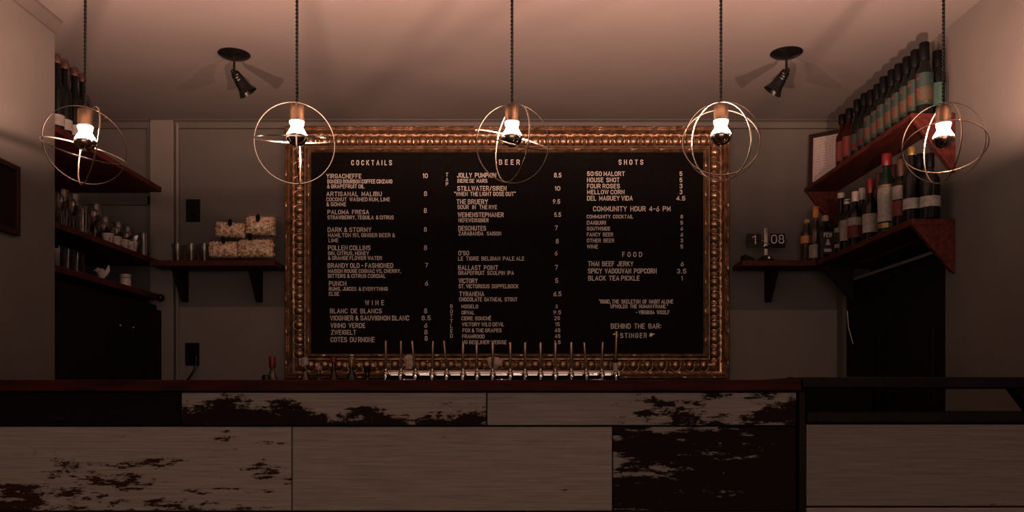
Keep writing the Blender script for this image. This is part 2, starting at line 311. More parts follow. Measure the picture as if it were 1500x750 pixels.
# ================================================================== MENU BOARD
FX0, FX1, FZ0, FZ1 = -1.2665, 1.212, EYE+.087, EYE+1.497
board = thing('menu_board', 'large black letter board menu in a carved gilt frame on the back wall', 'menu board', ((FX0+FX1)/2, D, FZ0))
RB = tuple(board.location)
def bobj(name, bm, mat, bevel=0):
    o = obj(name, bm, mat, board, (-RB[0],-RB[1],-RB[2]), bevel=bevel); return o
FW = .142
box('letter_panel', (FX0+.1405-RB[0], -.026, .1405), (FX1-.1405-RB[0], -.012, FZ1-FZ0-.1405), 'felt', board)
prof = [(0,0),(0,.052),(.003,.060),(.009,.063),(.013,.058),(.014,.046),(.018,.044),(.019,.056),(.025,.060),(.030,.054),(.031,.030),(.034,.012),(.044,.010),(.052,.018),(.062,.028),(.075,.033),(.088,.029),(.096,.018),(.098,.006),(.104,.006),(.105,.036),(.109,.045),(.114,.045),(.117,.034),(.121,.032),(.123,.044),(.129,.052),(.134,.048),(.138,.040),(.142,.036),(.142,.006)]
def rail(p0, p1, inward):
    """mitred moulding rail between two outer corners"""
    bm = bmesh.new(); p0 = Vector(p0); p1 = Vector(p1); t = (p1-p0).normalized(); inn = Vector(inward); rows = []
    for u, h in prof:
        rows.append([bm.verts.new(q+Vector((0,-h,0))) for q in (p0+inn*u+t*u, p1+inn*u-t*u)])
    for a, b_ in zip(rows, rows[1:]): bm.faces.new((a[0], a[1], b_[1], b_[0]))
    bm.faces.new([r_[0] for r_ in rows]); bm.faces.new([r_[1] for r_ in rows][::-1])
    o = bobj('frame_rail', bm, 'gilt'); return o
cs = [(FX0,D,FZ0),(FX1,D,FZ0),(FX1,D,FZ1),(FX0,D,FZ1)]
for i, inn in enumerate(((0,0,1),(-1,0,0),(0,0,-1),(1,0,0))): rail(cs[i], cs[(i+1)%4], inn)
# egg ornament with its arched surround; dart between
bm = bmesh.new()
add_lathe(bm, [(.0001,.021),(.009,.0200),(.016,.0165),(.021,.0105),(.0245,.001),(.0235,-.010)], 16, cap=False)
for v_ in bm.verts: v_.co = Vector((v_.co.x*1.02, -v_.co.z, v_.co.y*1.16))
pts = [(.0305*math.cos(a_), .004-.006*math.sin(a_)*0, -.004+.040*math.sin(a_)) for a_ in [PI*k/14 for k in range(15)]]
pts = [(.0305,.001,-.022)]+pts+[(-.0305,.001,-.022)]
add_tube(bm, pts, .0030, 6)
add_tube(bm, [(.0365,.004,.022),(.0365,-.006,.008),(.0365,-.006,-.010),(.0365,.002,-.024)], [.002,.0045,.0045,.002], 6)
add_tube(bm, [(.0425,.004,.022),(.0425,-.006,.008),(.0425,-.006,-.010),(.0425,.002,-.024)], [.002,.0045,.0045,.002], 6)
bmesh.ops.create_icosphere(bm, subdivisions=1, radius=.0048, matrix=Matrix.Translation((.0345,.006,.038)))
bmesh.ops.create_icosphere(bm, subdivisions=1, radius=.0048, matrix=Matrix.Translation((.0445,.006,.038)))
egg_me = finish(bm); egg_me.materials.append(M['gilt'])
def eggs(p0, p1, n, rot):
    p0 = Vector(p0); p1 = Vector(p1)
    for k in range(n):
        p = p0.lerp(p1, (k+.5)/n)
        o = bpy.data.objects.new('egg_ornament', egg_me); C.objects.link(o); o.parent = board; o.location = p-Vector(RB); o.rotation_euler = (0, rot, 0)
u = .078; dd = D-.033
eggs((FX0+.10,dd,FZ1-u), (FX1-.10,dd,FZ1-u), 29, 0)
eggs((FX0+.10,dd,FZ0+u), (FX1-.10,dd,FZ0+u), 29, PI)
eggs((FX0+u,dd,FZ0+.10), (FX0+u,dd,FZ1-.10), 15, -PI/2)
eggs((FX1-u,dd,FZ0+.10), (FX1-u,dd,FZ1-.10), 15, PI/2)
bm = bmesh.new()   # strings of tiny pearls either side of the egg band, and leaf knots on the inner lip
def pearls(a, b_, n, r, y):
    a = Vector(a); b_ = Vector(b_)
    for k in range(n):
        p = a.lerp(b_, (k+.5)/n); bmesh.ops.create_icosphere(bm, subdivisions=1, radius=r, matrix=Matrix.Translation((p.x, y, p.z)))
for uu, r, y, st in ((.101,.0036,D-.012,.016),):
    a, b_, c, e_ = FX0+uu, FX1-uu, FZ0+uu, FZ1-uu
    nx = int((b_-a)/st); nz = int((e_-c)/st)
    pearls((a,0,c),(b_,0,c),nx,r,y); pearls((a,0,e_),(b_,0,e_),nx,r,y); pearls((a,0,c),(a,0,e_),nz,r,y); pearls((b_,0,c),(b_,0,e_),nz,r,y)
po = bobj('pearl_beading', bm, 'gilt'); po['kind'] = 'stuff'
def knot_row(a, b_, n, uax):
    for k in range(n):
        p = Vector(a).lerp(Vector(b_), (k+.5)/n); mtx = Matrix.Translation(p) @ Matrix.Diagonal(((.020,.006,.007,1) if uax else (.007,.006,.020,1)))
        bmesh.ops.create_icosphere(kb, subdivisions=1, radius=1, matrix=mtx)
kb = bmesh.new(); q = .132
for z in (FZ0+q, FZ1-q): knot_row((FX0+q,D-.053,z), (FX1-q,D-.053,z), 14, True)
for x in (FX0+q, FX1-q): knot_row((x,D-.053,FZ0+q), (x,D-.053,FZ1-q), 7, False)
for z in (FZ0+.010, FZ1-.010): knot_row((FX0,D-.064,z), (FX1,D-.064,z), 15, True)
for x in (FX0+.010, FX1-.010): knot_row((x,D-.064,FZ0), (x,D-.064,FZ1), 8, False)
ko = bobj('ribbon_knots', kb, 'gilt'); ko['kind'] = 'stuff'

# lettering: (origin of the measuring crop, text, x0, x1, top, bottom) at 3.75 units per pixel
A_, B_, C_, D_, E_, G_ = (420,180), (420,370), (640,180), (640,370), (820,180), (820,370)
T = [
(A_,'COCKTAILS',355,578,205,233),(A_,'YIRGACHEFFE',218,410,280,305),(A_,'BONDED BOURBON COFFEE CINZANO',223,580,311,333),(A_,'& GRAPEFRUIT OIL',222,427,338,360),
(A_,'ARTISANAL  MALIBU',218,522,378,403),(A_,'COCONUT  WASHED RUM, LIME',218,567,410,431),(A_,'& GOMME',218,327,436,458),(A_,'PALOMA  FRESA',224,452,478,502),
(A_,'STRAWBERRY, TEQUILA  & CITRUS',224,588,509,530),(A_,'DARK & STORMY',225,465,574,600),(A_,'HAMILTON 151, GINGER BEER &',227,595,606,628),(A_,'LIME',230,284,635,656),
(A_,'POLLEN COLLINS',227,460,673,700),(A_,'GIN, CITRUS, HONEY',227,452,706,727),(A_,'& ORANGE FLOWER WATER',227,523,732,753),
(B_,'BRANDY OLD - FASHIONED',225,585,58,84),(B_,'MAISON ROUGE COGNAC VS, CHERRY,',227,628,91,112),(B_,'BITTERS & CITRUS CORDIAL',227,543,118,139),(B_,'PUNCH',232,327,157,183),
(B_,'RUMS, JUICES  & EVERYTHING',232,555,189,210),(B_,'ELSE',232,288,216,237),(B_,'WINE',430,535,262,289),(B_,'BLANC  DE  BLANCS',238,522,308,334),
(B_,'VIOGNIER & SAUVIGNON BLANC',238,673,346,373),(B_,'VINHO  VERDE',241,432,387,414),(B_,'ZWEIGELT',243,381,425,451),(B_,'COTES  DU RHONE',241,483,464,492),
(C_,'BEER',341,455,202,230),(C_,'JOLLY  PUMPKIN',110,325,275,301),(C_,'BIERE DE  MARS',113,277,308,329),(C_,'STILLWATER/SIREN',112,382,347,373),(C_,'"WHEN  THE LIGHT GOSE OUT"',95,432,379,402),
(C_,'THE BRUERY',108,280,420,447),(C_,'SOUR   IN   THE RYE',113,330,452,474),(C_,'WEIHENSTEPHANER',115,367,492,518),(C_,'HEFEWEISSBIER',119,284,525,546),(C_,'DESCHUTES',118,270,566,592),
(C_,'ZARABANDA   SAISON',119,353,597,619),(C_,"O'SO",118,177,703,728),
(D_,'LE  TIGRE  BELGIAN  PALE ALE',117,480,22,44),(D_,'BALLAST  POINT',117,336,70,96),(D_,'GRAPEFRUIT  SCULPIN  IPA',117,423,101,123),(D_,'VICTORY',119,224,142,168),(D_,'ST. VICTORIOUS  DOPPELBOCK',119,448,174,196),
(D_,'TYRANENA',123,260,214,240),(D_,'CHOCOLATE  OATMEAL  STOUT',122,442,246,268),(D_,'MODELO',135,226,286,306),(D_,'ORVAL',136,206,319,340),(D_,'CIDRE  BOUCH\u00c9',135,298,351,372),
(D_,'VICTORY WILD DEVIL',138,369,384,405),(D_,'FOX & THE GRAPES',141,355,417,438),(D_,'FRAMROOD',139,262,450,471),(D_,'NG BERLINER WEISSE',139,382,482,503),
(E_,'SHOTS',323,458,202,230),(E_,'50:50 MALORT',150,357,267,292),(E_,'HOUSE  SHOT',150,328,301,326),(E_,'FOUR ROSES',150,330,335,360),(E_,'MELLOW CORN',150,355,368,392),(E_,'DEL  MAGUEY VIDA',150,400,401,427),
(E_,'COMMUNITY  HOUR  4-6  PM',183,608,458,486),(E_,'COMMUNITY  COCKTAIL',148,403,505,525),(E_,'DAIQUIRI',149,253,538,559),(E_,'SOUTHSIDE',149,277,571,591),(E_,'FANCY  BEER',149,293,603,624),
(E_,'OTHER  BEER',149,299,636,657),(E_,'WINE',149,209,669,690),(E_,'FOOD',343,452,709,736),
(G_,'THAI  BEEF  JERKY',155,404,48,75),(G_,'SPICY  VADOUVAN  POPCORN',155,532,87,115),(G_,'BLACK  TEA PICKLE',156,438,127,154),('Q','',0,0,0,0),
(G_,'"RIGID, THE  SKELETON  OF  HABIT ALONE',216,623,258,280),(G_,'UPHOLDS  THE  HUMAN FRAME."',278,594,285,306),(G_,'- VIRGINIA  WOOLF',418,603,317,339),(G_,'BEHIND  THE  BAR:',280,557,390,418),(G_,'STINGER',332,478,442,469)]
Pz = [(A_,'10',747,775,278,303),(A_,'8',753,772,376,402),(A_,'8',753,770,468,495),(A_,'8',753,771,573,598),(A_,'8',753,772,672,699),(B_,'7',760,776,57,82),(B_,'6',759,777,156,182),(B_,'8',754,772,307,334),
(B_,'8.5',741,791,346,372),(B_,'6',756,773,387,413),(B_,'8',756,774,424,450),(B_,'8',757,775,458,484),
(C_,'8.5',643,684,275,300),(C_,'10',648,677,348,372),(C_,'9.5',637,677,420,445),(C_,'5.5',645,682,492,517),(C_,'7',648,663,564,590),(C_,'8',653,669,637,663),(C_,'6',647,663,703,728),
(D_,'7',648,664,68,94),(D_,'5',650,667,141,167),(D_,'6.5',640,684,214,240),(D_,'3',651,663,286,306),(D_,'9.5',640,682,318,339),(D_,'25',645,676,350,371),(D_,'15',650,675,383,404),(D_,'45',647,678,416,438),(D_,'45',647,678,449,470),(D_,'6.5',642,679,482,503),
(E_,'5',656,675,268,292),(E_,'5',656,675,302,326),(E_,'3',656,675,335,360),(E_,'3',656,675,368,392),(E_,'4.5',640,689,402,427),(E_,'8',663,677,505,525),(E_,'5',663,677,538,559),(E_,'6',663,677,571,591),(E_,'6',663,677,603,624),(E_,'3',663,677,636,657),(E_,'5',663,677,669,690),
(G_,'6',663,681,50,75),(G_,'3.5',643,695,89,115),(G_,'1',667,674,128,154)]
for k, ch in enumerate('TAP'): Pz.append((A_,ch,874,887,(274,302,327)[k],(295,322,347)[k]))
for k, ch in enumerate('BOTTLED'): Pz.append((B_,ch,898,912,285+27*k,306+27*k))
TD = D-.0265
def put(e_, name):
    o_, s, a, b_, t_, bt = e_
    if not s: return
    sp_ = 1.0
    if s in ('COCKTAILS','BEER','SHOTS','FOOD','STINGER') or (s == 'WINE' and a == 430): sp_ = 1.75 if s != 'STINGER' else 1.3
    p = PX(o_[0]+a/3.75, o_[1]+bt/3.75, TD); q_ = PX(o_[0]+b_/3.75, o_[1]+t_/3.75, TD)
    text_mesh(s, p.x, q_.x, p.z, q_.z, TD, 'letter', board, name, sp_, rel=RB)
for e_ in T: put(e_, 'menu_text')
for e_ in Pz: put(e_, 'menu_price' if e_[1][0].isdigit() else 'menu_text')
# pointing hands either side of the last word: cuff, fist and index finger
hand = [(0,.30),(.18,.25),(.20,.85),(.35,1.0),(.60,.95),(1.0,.78),(1.0,.60),(.62,.58),(.66,.40),(.60,.22),(.40,.10),(.20,.15)]
for side, cx in ((1,820+291/3.75),(-1,820+487/3.75)):
    bm = bmesh.new(); p = PX(cx, 370+464/3.75, TD); sw = 34/3.75*TD/F; sh = 22/3.75*TD/F
    pol = [((x if side == -1 else 1-x)*sw, z*sh) for x, z in hand]; add_prism(bm, pol, 'y', 0, -.0012)
    obj('pointing_hand', finish(bm, False), 'letter', board, (p.x-RB[0], TD-RB[1], p.z-RB[2]))

# ================================================================== SHELVES
SB = EYE+.725     # top of the lower shelves
UP = EYE+1.160    # top of the upper shelves
def bracket(parent, name, pts, axis, lo, hi, mat, rel, bevel=.002):
    bm = bmesh.new(); add_prism(bm, pts, axis, lo, hi); o = obj(name, finish(bm, False), mat, parent, (-rel[0],-rel[1],-rel[2]), bevel=bevel); return o
def shelf(name, label, lo, hi, mat='shelf_wood'):
    loc = ((lo[0]+hi[0])/2, (lo[1]+hi[1])/2, lo[2]); s = thing(name, label, 'shelf', loc)
    box('board', tuple(lo[i]-loc[i] for i in range(3)), tuple(hi[i]-loc[i] for i in range(3)), mat, s, bevel=.003); return s, loc
s, L = shelf('wall_shelf', 'short dark red wall shelf left of the menu, holding popcorn bags', (-1.955,D-.2,SB-.030), (-1.278,D,SB))
for px in (262, 373):
    x = (px-750)*4.6/F; bracket(s, 'bracket', [(D-.18,SB-.030),(D,SB-.030),(D,SB-.205),(D-.03,SB-.205)], 'x', x-.016, x+.016, 'dark_wood', L)
s, L = shelf('wall_shelf', 'short dark red wall shelf right of the menu, holding the flip clock', (1.243,D-.2,SB-.030), (1.640,D,SB))
x = (1130-750)*4.62/F; bracket(s, 'bracket', [(D-.18,SB-.030),(D,SB-.030),(D,SB-.205),(D-.03,SB-.205)], 'x', x-.016, x+.016, 'dark_wood', L)
XF = 1.645; S0 = 3.435
s, L = shelf('bottle_shelf', 'long lower shelf on the right wall with mixed liquor bottles', (XF,S0,SB-.028), (W,D,SB))
for y, m_ in ((S0,'shelf_wood'), (D-.24,'dark_wood')):
    bracket(s, 'end_bracket', [(XF+.004,SB-.028),(W,SB-.028),(W,SB-.225),(W-.018,SB-.215)], 'y', y, y+.022, m_, L)
s, L = shelf('bottle_shelf', 'long upper shelf on the right wall with teal labelled bottles', (XF,S0,UP-.022), (W,D,UP))
for y in (S0, D-.03):
    bracket(s, 'end_bracket', [(XF+.004,UP-.022),(W,UP-.022),(W,UP-.245),(W-.014,UP-.235)], 'y', y, y+.022, 'shelf_wood', L)
XL = -1.96
s, L = shelf('recess_shelf', 'topmost deep shelf in the left recess with wax topped wine bottles', (-2.648,LE+.01,UP-.028), (XL,D-.02,UP))
s, L = shelf('recess_shelf', 'middle deep shelf in the left recess crowded with glasses', (-2.648,LE+.01,EYE+.718), (XL,D-.036,EYE+.746))
s, L = shelf('recess_shelf', 'lowest shelf in the left recess above the black cabinet', (-2.648,LE+.01,EYE+.528), (XL,D-.036,EYE+.558))
bm = bmesh.new(); bmesh.ops.create_uvsphere(bm, u_segments=12, v_segments=8, radius=.022); obj('end_knob', bm, 'black', s, (XL+.022-L[0], D-.10-L[1], EYE+.533-L[2]))
# black back-bar cabinet under the recess shelves
cab = thing('back_bar_cabinet', 'tall black cabinet below the shelves in the left recess', 'cabinet', (-2.30,4.05,0))
def crel(lo, hi, name, mat, bev=.003): return box(name, tuple(lo[i]-cab.location[i] for i in range(3)), tuple(hi[i]-cab.location[i] for i in range(3)), mat, cab, bev)
crel((-2.645,LE+.02,0), (-1.985,D-.04,EYE+.50), 'body', 'matte_black')
for k in range(2):
    y0 = LE+.04+k*.61; d_ = crel((-1.985,y0,.10), (XL,y0+.59,EYE+.47), 'door', 'fridge')
for px, py in ((173,477),(192,480)):
    yy = -XL*F/(750-px); zz = EYE+(578-py)*yy/F
    bm = bmesh.new(); add_lathe(bm, [(.004,0),(.006,.006),(.007,.012),(.003,.016)], 10, Matrix.Rotation(PI/2,4,'Y')); obj('knob', bm, 'chrome', cab, (XL-cab.location.x, yy-cab.location.y, zz))
# black fridge in the niche
fr = thing('bar_fridge', 'black refrigerator filling the low niche in the right wall', 'refrigerator', (W+.27,4.06,0))
def frel(lo, hi, name, mat, bev=.003, par=None): return box(name, tuple(lo[i]-fr.location[i] for i in range(3)), tuple(hi[i]-fr.location[i] for i in range(3)), mat, par or fr, bev)
frel((W+.05,N0+.01,.02), (W+.53,N1-.01,EYE+.626), 'body', 'matte_black')
for y0 in (N0+.015, N0+.55):
    d_ = frel((W+.012,y0,.12), (W+.048,y0+.52,EYE+.60), 'door', 'fridge')
    bm = bmesh.new(); add_tube(bm, [(-.012,0,0),(-.03,0,.02),(-.03,0,.33),(-.012,0,.35)], .006, 8); obj('door_handle', bm, 'matte_black', d_, (W+.012-fr.location.x+.0, y0+.05-fr.location.y, 1.0))
frel((W+.02,N0+.02,.02), (W+.048,N1-.02,.11), 'kick_grille', 'black')
bm = bmesh.new(); pts = [PX(a, b_, d_) for a, b_, d_ in ((1241,455,4.55),(1243,480,4.5),(1250,505,4.5),(1257,525,4.45),(1262,548,4.4),(1264,575,4.4))]
tag(obj('white_wire', (add_tube(bm, pts, .0018, 6), bm)[1], 'letter'), 'thin white wire hanging in front of the black refrigerator', 'wire')
bm = bmesh.new()

# ================================================================== BOTTLES
def bottle_profile(h, r, shoulder=.62, neck=.36, nr=.0135):
    hs = h*shoulder; return [(r*.85,0),(r,.004),(r,hs*.5),(r,hs*.9),(r*.93,hs),(r*.62,hs+h*.07),(nr*1.15,hs+h*.13),(nr,hs+h*.16),(nr,h*.955),(nr*1.2,h*.957),(nr*1.2,h*.975),(nr*.9,h*.98)]
_cache = {}
def mesh_of(key, build, mat):
    k = (key, mat)
    if k not in _cache:
        bm = bmesh.new(); build(bm); me = finish(bm); me.materials.append(M[mat]); _cache[k] = me
    return _cache[k]
def bottle(label, loc, h=.30, r=.037, glass='darkglass', cap='cap_black', caph=.05, labels=(), shoulder=.62, nr=.0135, group=None, neckband=None, square=False, rotz=0, name='liquor_bottle', capr=None):
    b_ = thing(name, label, 'bottle', loc, (0,0,rotz), group)
    pr = bottle_profile(h, r, shoulder, nr=nr)
    def bb(bm):
        add_lathe(bm, pr, 20)
        if square:
            for v_ in bm.verts:
                rr = math.hypot(v_.co.x, v_.co.y)
                if rr > r*.6 and v_.co.z < h*shoulder*1.02:
                    a_ = math.atan2(v_.co.y, v_.co.x); k = 1/max(abs(math.cos(a_)), abs(math.sin(a_))); k = min(k, 1.28); v_.co.x *= k*.92; v_.co.y *= k*.92
    o = bpy.data.objects.new('body', mesh_of(('b',h,r,shoulder,nr,square), bb, glass)); C.objects.link(o); o.parent = b_
    cr = capr or nr*1.28
    o = bpy.data.objects.new('cap', mesh_of(('c',h,cr,caph), lambda bm: add_lathe(bm, [(cr*.98,h-caph),(cr*1.04,h-caph+.003),(cr,h-.004),(cr*.9,h)], 16), cap)); C.objects.link(o); o.parent = b_
    for z0, z1, lm in labels:
        if square:
            def lb(bm): add_box(bm, (-r*.82,-r*.985,z0*h), (r*.82,-r*.94,z1*h))
        else:
            def lb(bm): add_lathe(bm, [(r+.0006,z0*h),(r+.0012,z0*h+.0005),(r+.0012,z1*h-.0005),(r+.0006,z1*h)], 20, a0=-PI*1.02, a1=PI*.12, cap=False)
        o = bpy.data.objects.new('paper_label', mesh_of(('l',z0,z1,h,r,square), lb, lm)); C.objects.link(o); o.parent = b_
        o.rotation_euler.z = -math.atan2(loc[0], loc[1])*0
    return b_
ordn = ['nearest','second','third','fourth','fifth','sixth','seventh','eighth','ninth','tenth','eleventh','twelfth','thirteenth','fourteenth']
# top right row: pixel x and pixel y of the cap tops
TR = [(1354,64.5),(1341,75),(1329,85),(1317,95),(1307,104),(1295,112),(1286,122.5),(1276,131),(1266.5,139),(1256,146),(1244,158.7),(1234,168)]
for k, (px, py) in enumerate(TR):
    d_ = 1.712*F/(px-750); h = EYE+(578-py)*d_/F-UP
    h = round(min(max(h,.275),.305), 2)
    if k < 8: spec = dict(glass='darkglass', cap='cap_black', caph=.075, labels=((.12,.56,'teal'),), nr=.0155)
    elif k < 10: spec = dict(glass='darkglass', cap='cap_black', caph=.06, labels=((.15,.42,'paper_k'),(.18,.25,'paper_r')), nr=.0145)
    else: spec = dict(glass='redliquor', cap='cap_black', caph=.05, labels=((.15,.50,'paper_r'),), nr=.0145)
    lab = ('teal labelled black capped bottle, %s from the front end of the upper right shelf' % ordn[k]) if k < 8 else \
          ('plain dark bottle on the upper right shelf, %s the teal labelled row' % ('directly behind' if k == 8 else 'second behind')) if k < 10 else \
          ('red labelled bottle on the upper right shelf, %s the framed notice' % ('second from' if k == 10 else 'directly beside'))
    bottle(lab, (1.712, d_, UP), h, .033, group='bottles on the upper right shelf', shoulder=.60, **spec)
bottle('dark bottle tucked against the wall behind the front end of the teal row', (1.785, 3.50, UP), .28, .033, labels=((.15,.5,'paper_g'),), cap='cap_black', caph=.07, group='bottles on the upper right shelf', nr=.0155)
# lower right shelf
def LR(label, px, py, X=1.70, **kw):
    d_ = X*F/(px-750); h = round(EYE+(578-py)*d_/F-SB, 3); return bottle(label, (X, d_, SB), h, group='bottles on the lower right shelf', **kw)
def BK(label, px, py, d_, **kw):
    p = PX(px, py, d_); return bottle(label, (p.x, d_, SB), round(p.z-SB, 3), group='bottles on the lower right shelf', **kw)
BK('pale glass bottle with an orange label, furthest left beside the flip clock', 1182, 322, 4.63, glass='clearbottle', cap='cork', caph=.02, labels=((.45,.62,'paper_o'),), r=.034, shoulder=.72)
BK('pale glass bottle with a tall orange cap', 1195, 303, 4.555, glass='clearbottle', cap='cap_orange', caph=.062, labels=((.06,.30,'paper'),), r=.036, shoulder=.58, nr=.014, capr=.0165)
fb = BK('square gin bottle with white lettering on black, in front of the shelf corner', 1209, 316, 4.47, glass='darkglass', cap='cork', caph=.03, labels=((.10,.62,'paper_k'),), r=.036, shoulder=.68, square=True, rotz=0)
fl = fb.location
text_mesh('FEW', -.022, .022, .112, .135, -.0372, 'letter', fb, 'printed_word', ext=.0008)
box('printed_seal', (-.020,-.0380,.034), (.018,-.0372,.050), 'ceramic', fb)
bm = bmesh.new(); add_prism(bm, [(-.012,.070),(.012,.070),(.004,.098),(0,.104),(-.004,.098)], 'y', -.0372, -.0380); obj('printed_emblem', finish(bm, False), 'ceramic', fb)
LR('dark bottle with white cap and white banded label, on the lower right shelf', 1232, 283, 1.72, glass='darkglass', cap='cap_white', caph=.028, labels=((.36,.44,'paper_w'),(.20,.34,'paper_k'),(.12,.18,'paper_w')), r=.033, shoulder=.55, capr=.018)
LR('dark bottle with a silver cap and a cream label', 1241, 292, 1.69, glass='darkglass', cap='cap_white', caph=.026, labels=((.18,.58,'paper'),), r=.036, shoulder=.64, capr=.016)
LR('dark bottle with a cream and red diagonal label and a pale pourer', 1253, 281, 1.69, glass='darkglass', cap='ceramic', caph=.05, labels=((.16,.38,'paper_r'),(.38,.52,'paper')), r=.037, shoulder=.62)
LR('second red labelled bottle with a pale stopper, behind the first', 1263, 276, 1.765, glass='darkglass', cap='ceramic', caph=.06, labels=((.16,.48,'paper_r'),), r=.035, shoulder=.60)
LR('dark bottle with a dull red foil neck and a silvery label', 1275, 262, 1.69, glass='darkglass', cap='cap_red', caph=.07, labels=((.12,.42,'paper_w'),), r=.036, shoulder=.58)
LR('slim amber bottle with pale label, just left of the large red capped one', 1287, 254, 1.765, glass='amber', cap='cap_wax', caph=.07, labels=((.10,.40,'paper'),), r=.034, shoulder=.58)
LR('largest bottle on the shelf with a bright red cap, green neck and cream label', 1299, 226, 1.69, glass='greenglass', cap='cap_red', caph=.055, labels=((.14,.56,'paper_w'),(.06,.12,'cap_gold'),(.56,.60,'cap_gold')), r=.040, shoulder=.64, nr=.016, capr=.0215)
LR('dark bottle with a small cream label, right of the large red capped one', 1310, 242, 1.77, labels=((.36,.54,'paper'),), cap='cap_wax', caph=.07, r=.034)
LR('dark bottle with a cream label above a red label', 1320, 234, 1.69, labels=((.40,.60,'paper'),(.16,.38,'paper_r')), cap='cap_wax', caph=.08, r=.036, shoulder=.64)
LR('dark bottle with a gold cap and low cream label', 1336, 216, 1.70, labels=((.18,.32,'paper_w'),), cap='cap_gold', caph=.035, r=.037)
LR('black wine bottle with no visible label, between gold capped and foremost bottles', 1347, 226, 1.775, labels=(), cap='cap_black', caph=.06, r=.033)
LR('foremost dark wine bottle with a square white label, by the front end bracket', 1362, 225, 1.735, labels=((.18,.34,'paper_w'),), cap='cap_black', caph=.06, r=.040)
bottle('dark bottle against the right wall behind the gold capped one', (1.785, 3.735, SB), .31, .034, cap='cap_wax', caph=.06, group='bottles on the lower right shelf')
# wax topped bottles, upper left
for k, (px, py) in enumerate(((83,76),(94.5,87),(109,97),(121,104))):
    d_ = 2.03*F/(750-px)
    bottle('dark wine bottle with brown wax top on the top left shelf, %s of four' % ('leftmost','second','third','rightmost')[k], (-2.03, d_, UP), .345, .032, cap='cap_wax', caph=.03, labels=((.10,.24,'paper_w'),), shoulder=.60, group='wax topped bottles on the top left shelf', name='wine_bottle', capr=.019)
# framed notice leaning in the corner of the upper right shelf
nf = thing('framed_notice', 'small mahogany framed printed notice standing at the far end of the upper right shelf', 'picture frame', (1.735, 4.60, UP), (math.radians(-4), 0, -math.radians(38)))
fwid, fh = .10, .295
for lo, hi in (((-fwid,-.01,0),(fwid,.01,.022)), ((-fwid,-.01,fh-.022),(fwid,.01,fh)), ((-fwid,-.01,.022),(-fwid+.022,.01,fh-.022)), ((fwid-.022,-.01,.022),(fwid,.01,fh-.022))):
    box('frame_bar', lo, hi, 'frame_dark', nf, .002)
box('notice_sheet', (-fwid+.02,-.002,.02), (fwid-.02,.002,fh-.02), 'notice', nf)
# dark picture on left wall
pf = thing('wall_picture', 'dark framed picture on the left wall at the edge of the photograph', 'picture', (-WL, 2.92, EYE+.60))
pz = .262
for lo, hi in (((0,-.24,0),(.02,.24,.02)), ((0,-.24,pz-.02),(.02,.24,pz)), ((0,-.24,.02),(.02,-.22,pz-.02)), ((0,.22,.02),(.02,.24,pz-.02))): box('frame_bar', lo, hi, 'frame_dark', pf, .002)
box('print', (0,-.22,.02), (.010,.22,pz-.02), 'pic', pf)

# ================================================================== GLASSES, CUPS, JARS
def tumbler_me(h, r0, r1, t=.0016):
    bm = bmesh.new(); add_lathe(bm, [(.0005,0),(r0*.9,0),(r0,.003),(r1,h),(r1-t,h),(r0-t,.008),(.0005,.007)], 18, cap=False); me = finish(bm, ang=40); me.materials.append(M['glass']); return me
def wineglass_me(h=.17, r=.036):
    bm = bmesh.new(); pr = [(.0005,0),(r*.85,0),(r*.88,.003),(.006,.008),(.0035,.015),(.0035,h*.42),(.010,h*.45),(r*.8,h*.56),(r,h*.70),(r*.86,h),(r*.86-.0014,h),(r-.0015,h*.70),(r*.78,h*.57),(.006,h*.47),(.0005,h*.465)]
    add_lathe(bm, pr, 18, cap=False); me = finish(bm, ang=50); me.materials.append(M['glass']); return me
tum, tum2, wg = tumbler_me(.10,.028,.036), tumbler_me(.135,.028,.034), wineglass_me()
gz = EYE+.746
rowdesc = {-2.015:'front', -2.11:'middle', -2.21:'back'}
cnt = 0
for X, ds, kinds in ((-2.015, (3.62,3.74,3.83,3.93,4.03,4.47,4.58), 'twwTwtT'), (-2.11, (3.66,3.80,3.93,4.06,4.19,4.32,4.45,4.58), 'wwTwwwww'), (-2.21, (3.84,3.99,4.14,4.29,4.44,4.59), 'wwwwww')):
    for k, d_ in enumerate(ds):
        kd = kinds[k]; me = {'t':tum,'T':tum2,'w':wg}[kd]; o = bpy.data.objects.new({'t':'tumbler','T':'highball_glass','w':'wine_glass'}[kd], me); C.objects.link(o); o.location = (X+random.uniform(-.006,.006), d_, gz)
        pos = 'nearest the camera' if k == 0 else 'nearest the back wall' if k == len(ds)-1 else '%s from the near end' % ordn[k]
        tag(o, 'clear %s, %s row of the middle left shelf, %s' % ({'t':'tumbler','T':'highball glass','w':'stemmed wine glass'}[kd], rowdesc[X], pos), 'glass', 'glasses on the middle left shelf')
def cup(label, loc, s=1.0, mat='ceramic'):
    t_ = thing('cup', label, 'cup', loc, (0,0,random.uniform(-1,1)), 'small cups on the middle left shelf')
    bm = bmesh.new(); add_lathe(bm, [(.0005,0),(.018*s,0),(.02*s,.004),(.029*s,.05*s),(.026*s,.05*s),(.017*s,.008),(.0005,.008)], 16, cap=False); obj('bowl', bm, mat, t_)
    bm = bmesh.new(); add_tube(bm, [(.026*s,0,.042*s),(.040*s,0,.040*s),(.043*s,0,.026*s),(.024*s,0,.016*s)], .003, 6); obj('handle', bm, mat, t_); return t_
cup('pale ceramic cup at the shelf front among glasses, leftmost of four', (-2.0,4.13,gz)); cup('pale ceramic cup at the shelf front, second from left', (-2.0,4.21,gz)); cup('pale ceramic cup at the shelf front, third from left', (-2.0,4.30,gz)); cup('pale ceramic cup at the shelf front, rightmost of four', (-2.0,4.385,gz), 1.1)
